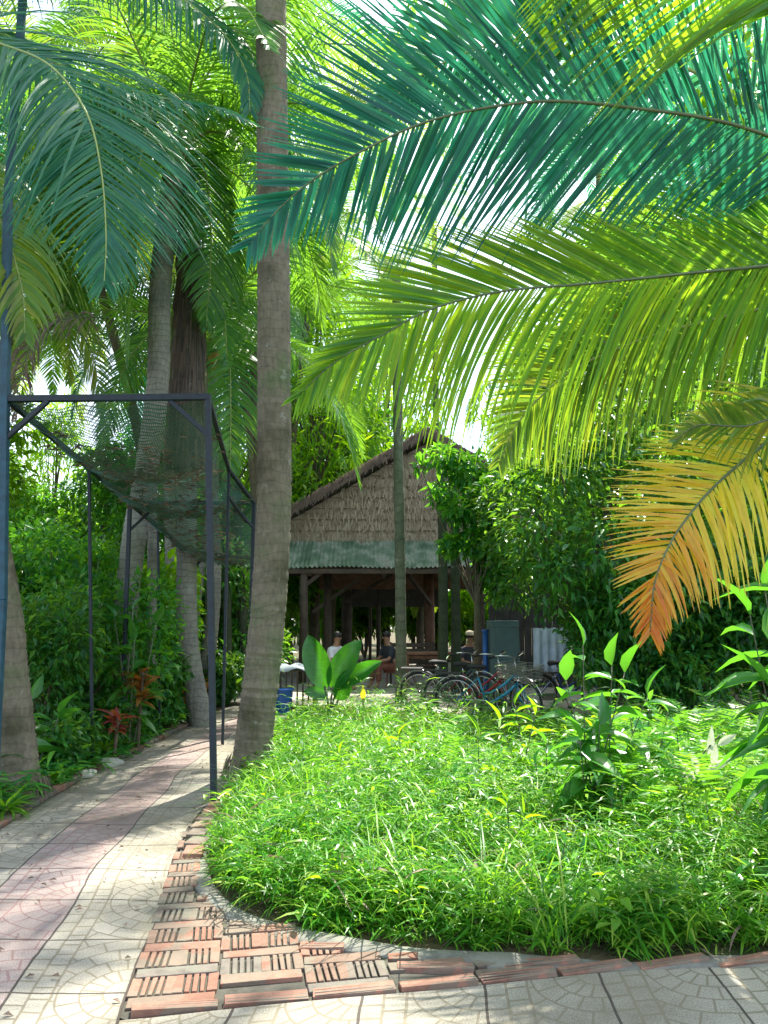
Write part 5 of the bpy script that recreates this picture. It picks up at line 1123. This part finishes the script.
# a few palms in the grove
def bgpalm(px, pyt, Y, label, mat, n=13, s=1.0):
    bx = {120: 182, 90: 165, 165: 185, 55: -40, 345: 275, 230: 262, 320: 268, 20: -30, 235: 262, 250: 268}.get(px, px)
    P0 = np.array((at(bx, 620, Y)[0], Y, 0)); top = at(px, pyt, Y); root = empty('coconut_palm', P0, label, 'palm tree', 'palms of the grove')
    palm_trunk(root, [P0-np.array((0, 0, .1)), (P0+top)/2+(top-P0)*np.array((-.2, 0, .0)), top], .13, .10, M_bark, 1.2, 12, P0, .15)
    crown_fronds(root, top-P0, [(k % 3, k*360/n+random.uniform(-12, 12), random.uniform(-8, 8)) for k in range(n)], mat, s)
bgpalm(55, 130, 14, 'palm with yellowing fronds behind the top left fronds', G_palmY)
bgpalm(345, 120, 21, 'sunlit palm rising behind the main trunk on its right', G_palmY)
bgpalm(20, 330, 20, 'low palm in the left background', G_palmY)
bgpalm(640, 250, 19, 'palm behind the sweeping fronds on the right', G_palm)
bgpalm(235, 300, 18, 'palm between the twin palms and the main trunk', G_palm)
bgpalm(420, 560, 25, 'short yellow palm seen through the hut', G_palmY, 11, .7)
bgpalm(560, 390, 23, 'palm rising behind the right side of the hut', G_palm, 12)
for args in [(120, 40, 17, 'tall palm high behind the twin palms', G_palm), (230, 60, 18, 'tall palm just left of the main trunk top', G_palmD), (-20, 230, 12, 'palm crown at the left edge behind the blue pole', G_palmY),
   (320, 250, 25, 'palm crown above the left roof slope', G_palm), (90, 250, 16, 'palm with a crown low behind the first arching fronds', G_palm), (250, 190, 23, 'palm crown behind the main trunk', G_palmY), (165, 330, 20, 'low palm crown behind the ringed twin trunk', G_palmD),
   (780, 150, 16, 'tall palm behind the uppermost fronds on the right', G_palm), (600, 130, 22, 'distant palm behind the upper sweeping frond', G_palmD), (690, 330, 16, 'palm crown behind the second sweeping frond', G_palmY)]:
    bgpalm(*args, n=15, s=1.15)
# pink and white fence behind the thicket
def fence(pxa, pxb, Y, label):
    a = at(pxa, 640, Y); b = at(pxb, 640, Y); r = empty('fence', (a[0], Y, 0), label, 'fence'); Lx = b[0]-a[0]; m = MB(); n = int(Lx/.12)
    for i in range(n): m.box((i*.12, 0, .95), (.06, .02, 1.7))
    m.build('pickets', simple('fence_paint', (.62, .42, .46), .6, 0, .1), r); 
    for z in (.35, 1.55): m = MB(); m.box((Lx/2, .03, z), (Lx, .03, .06)); m.build('rail', simple('fence_rail', (.65, .6, .6), .6), r)
fence(-40, 270, 21, 'pink and white picket fence glimpsed behind the left thicket')
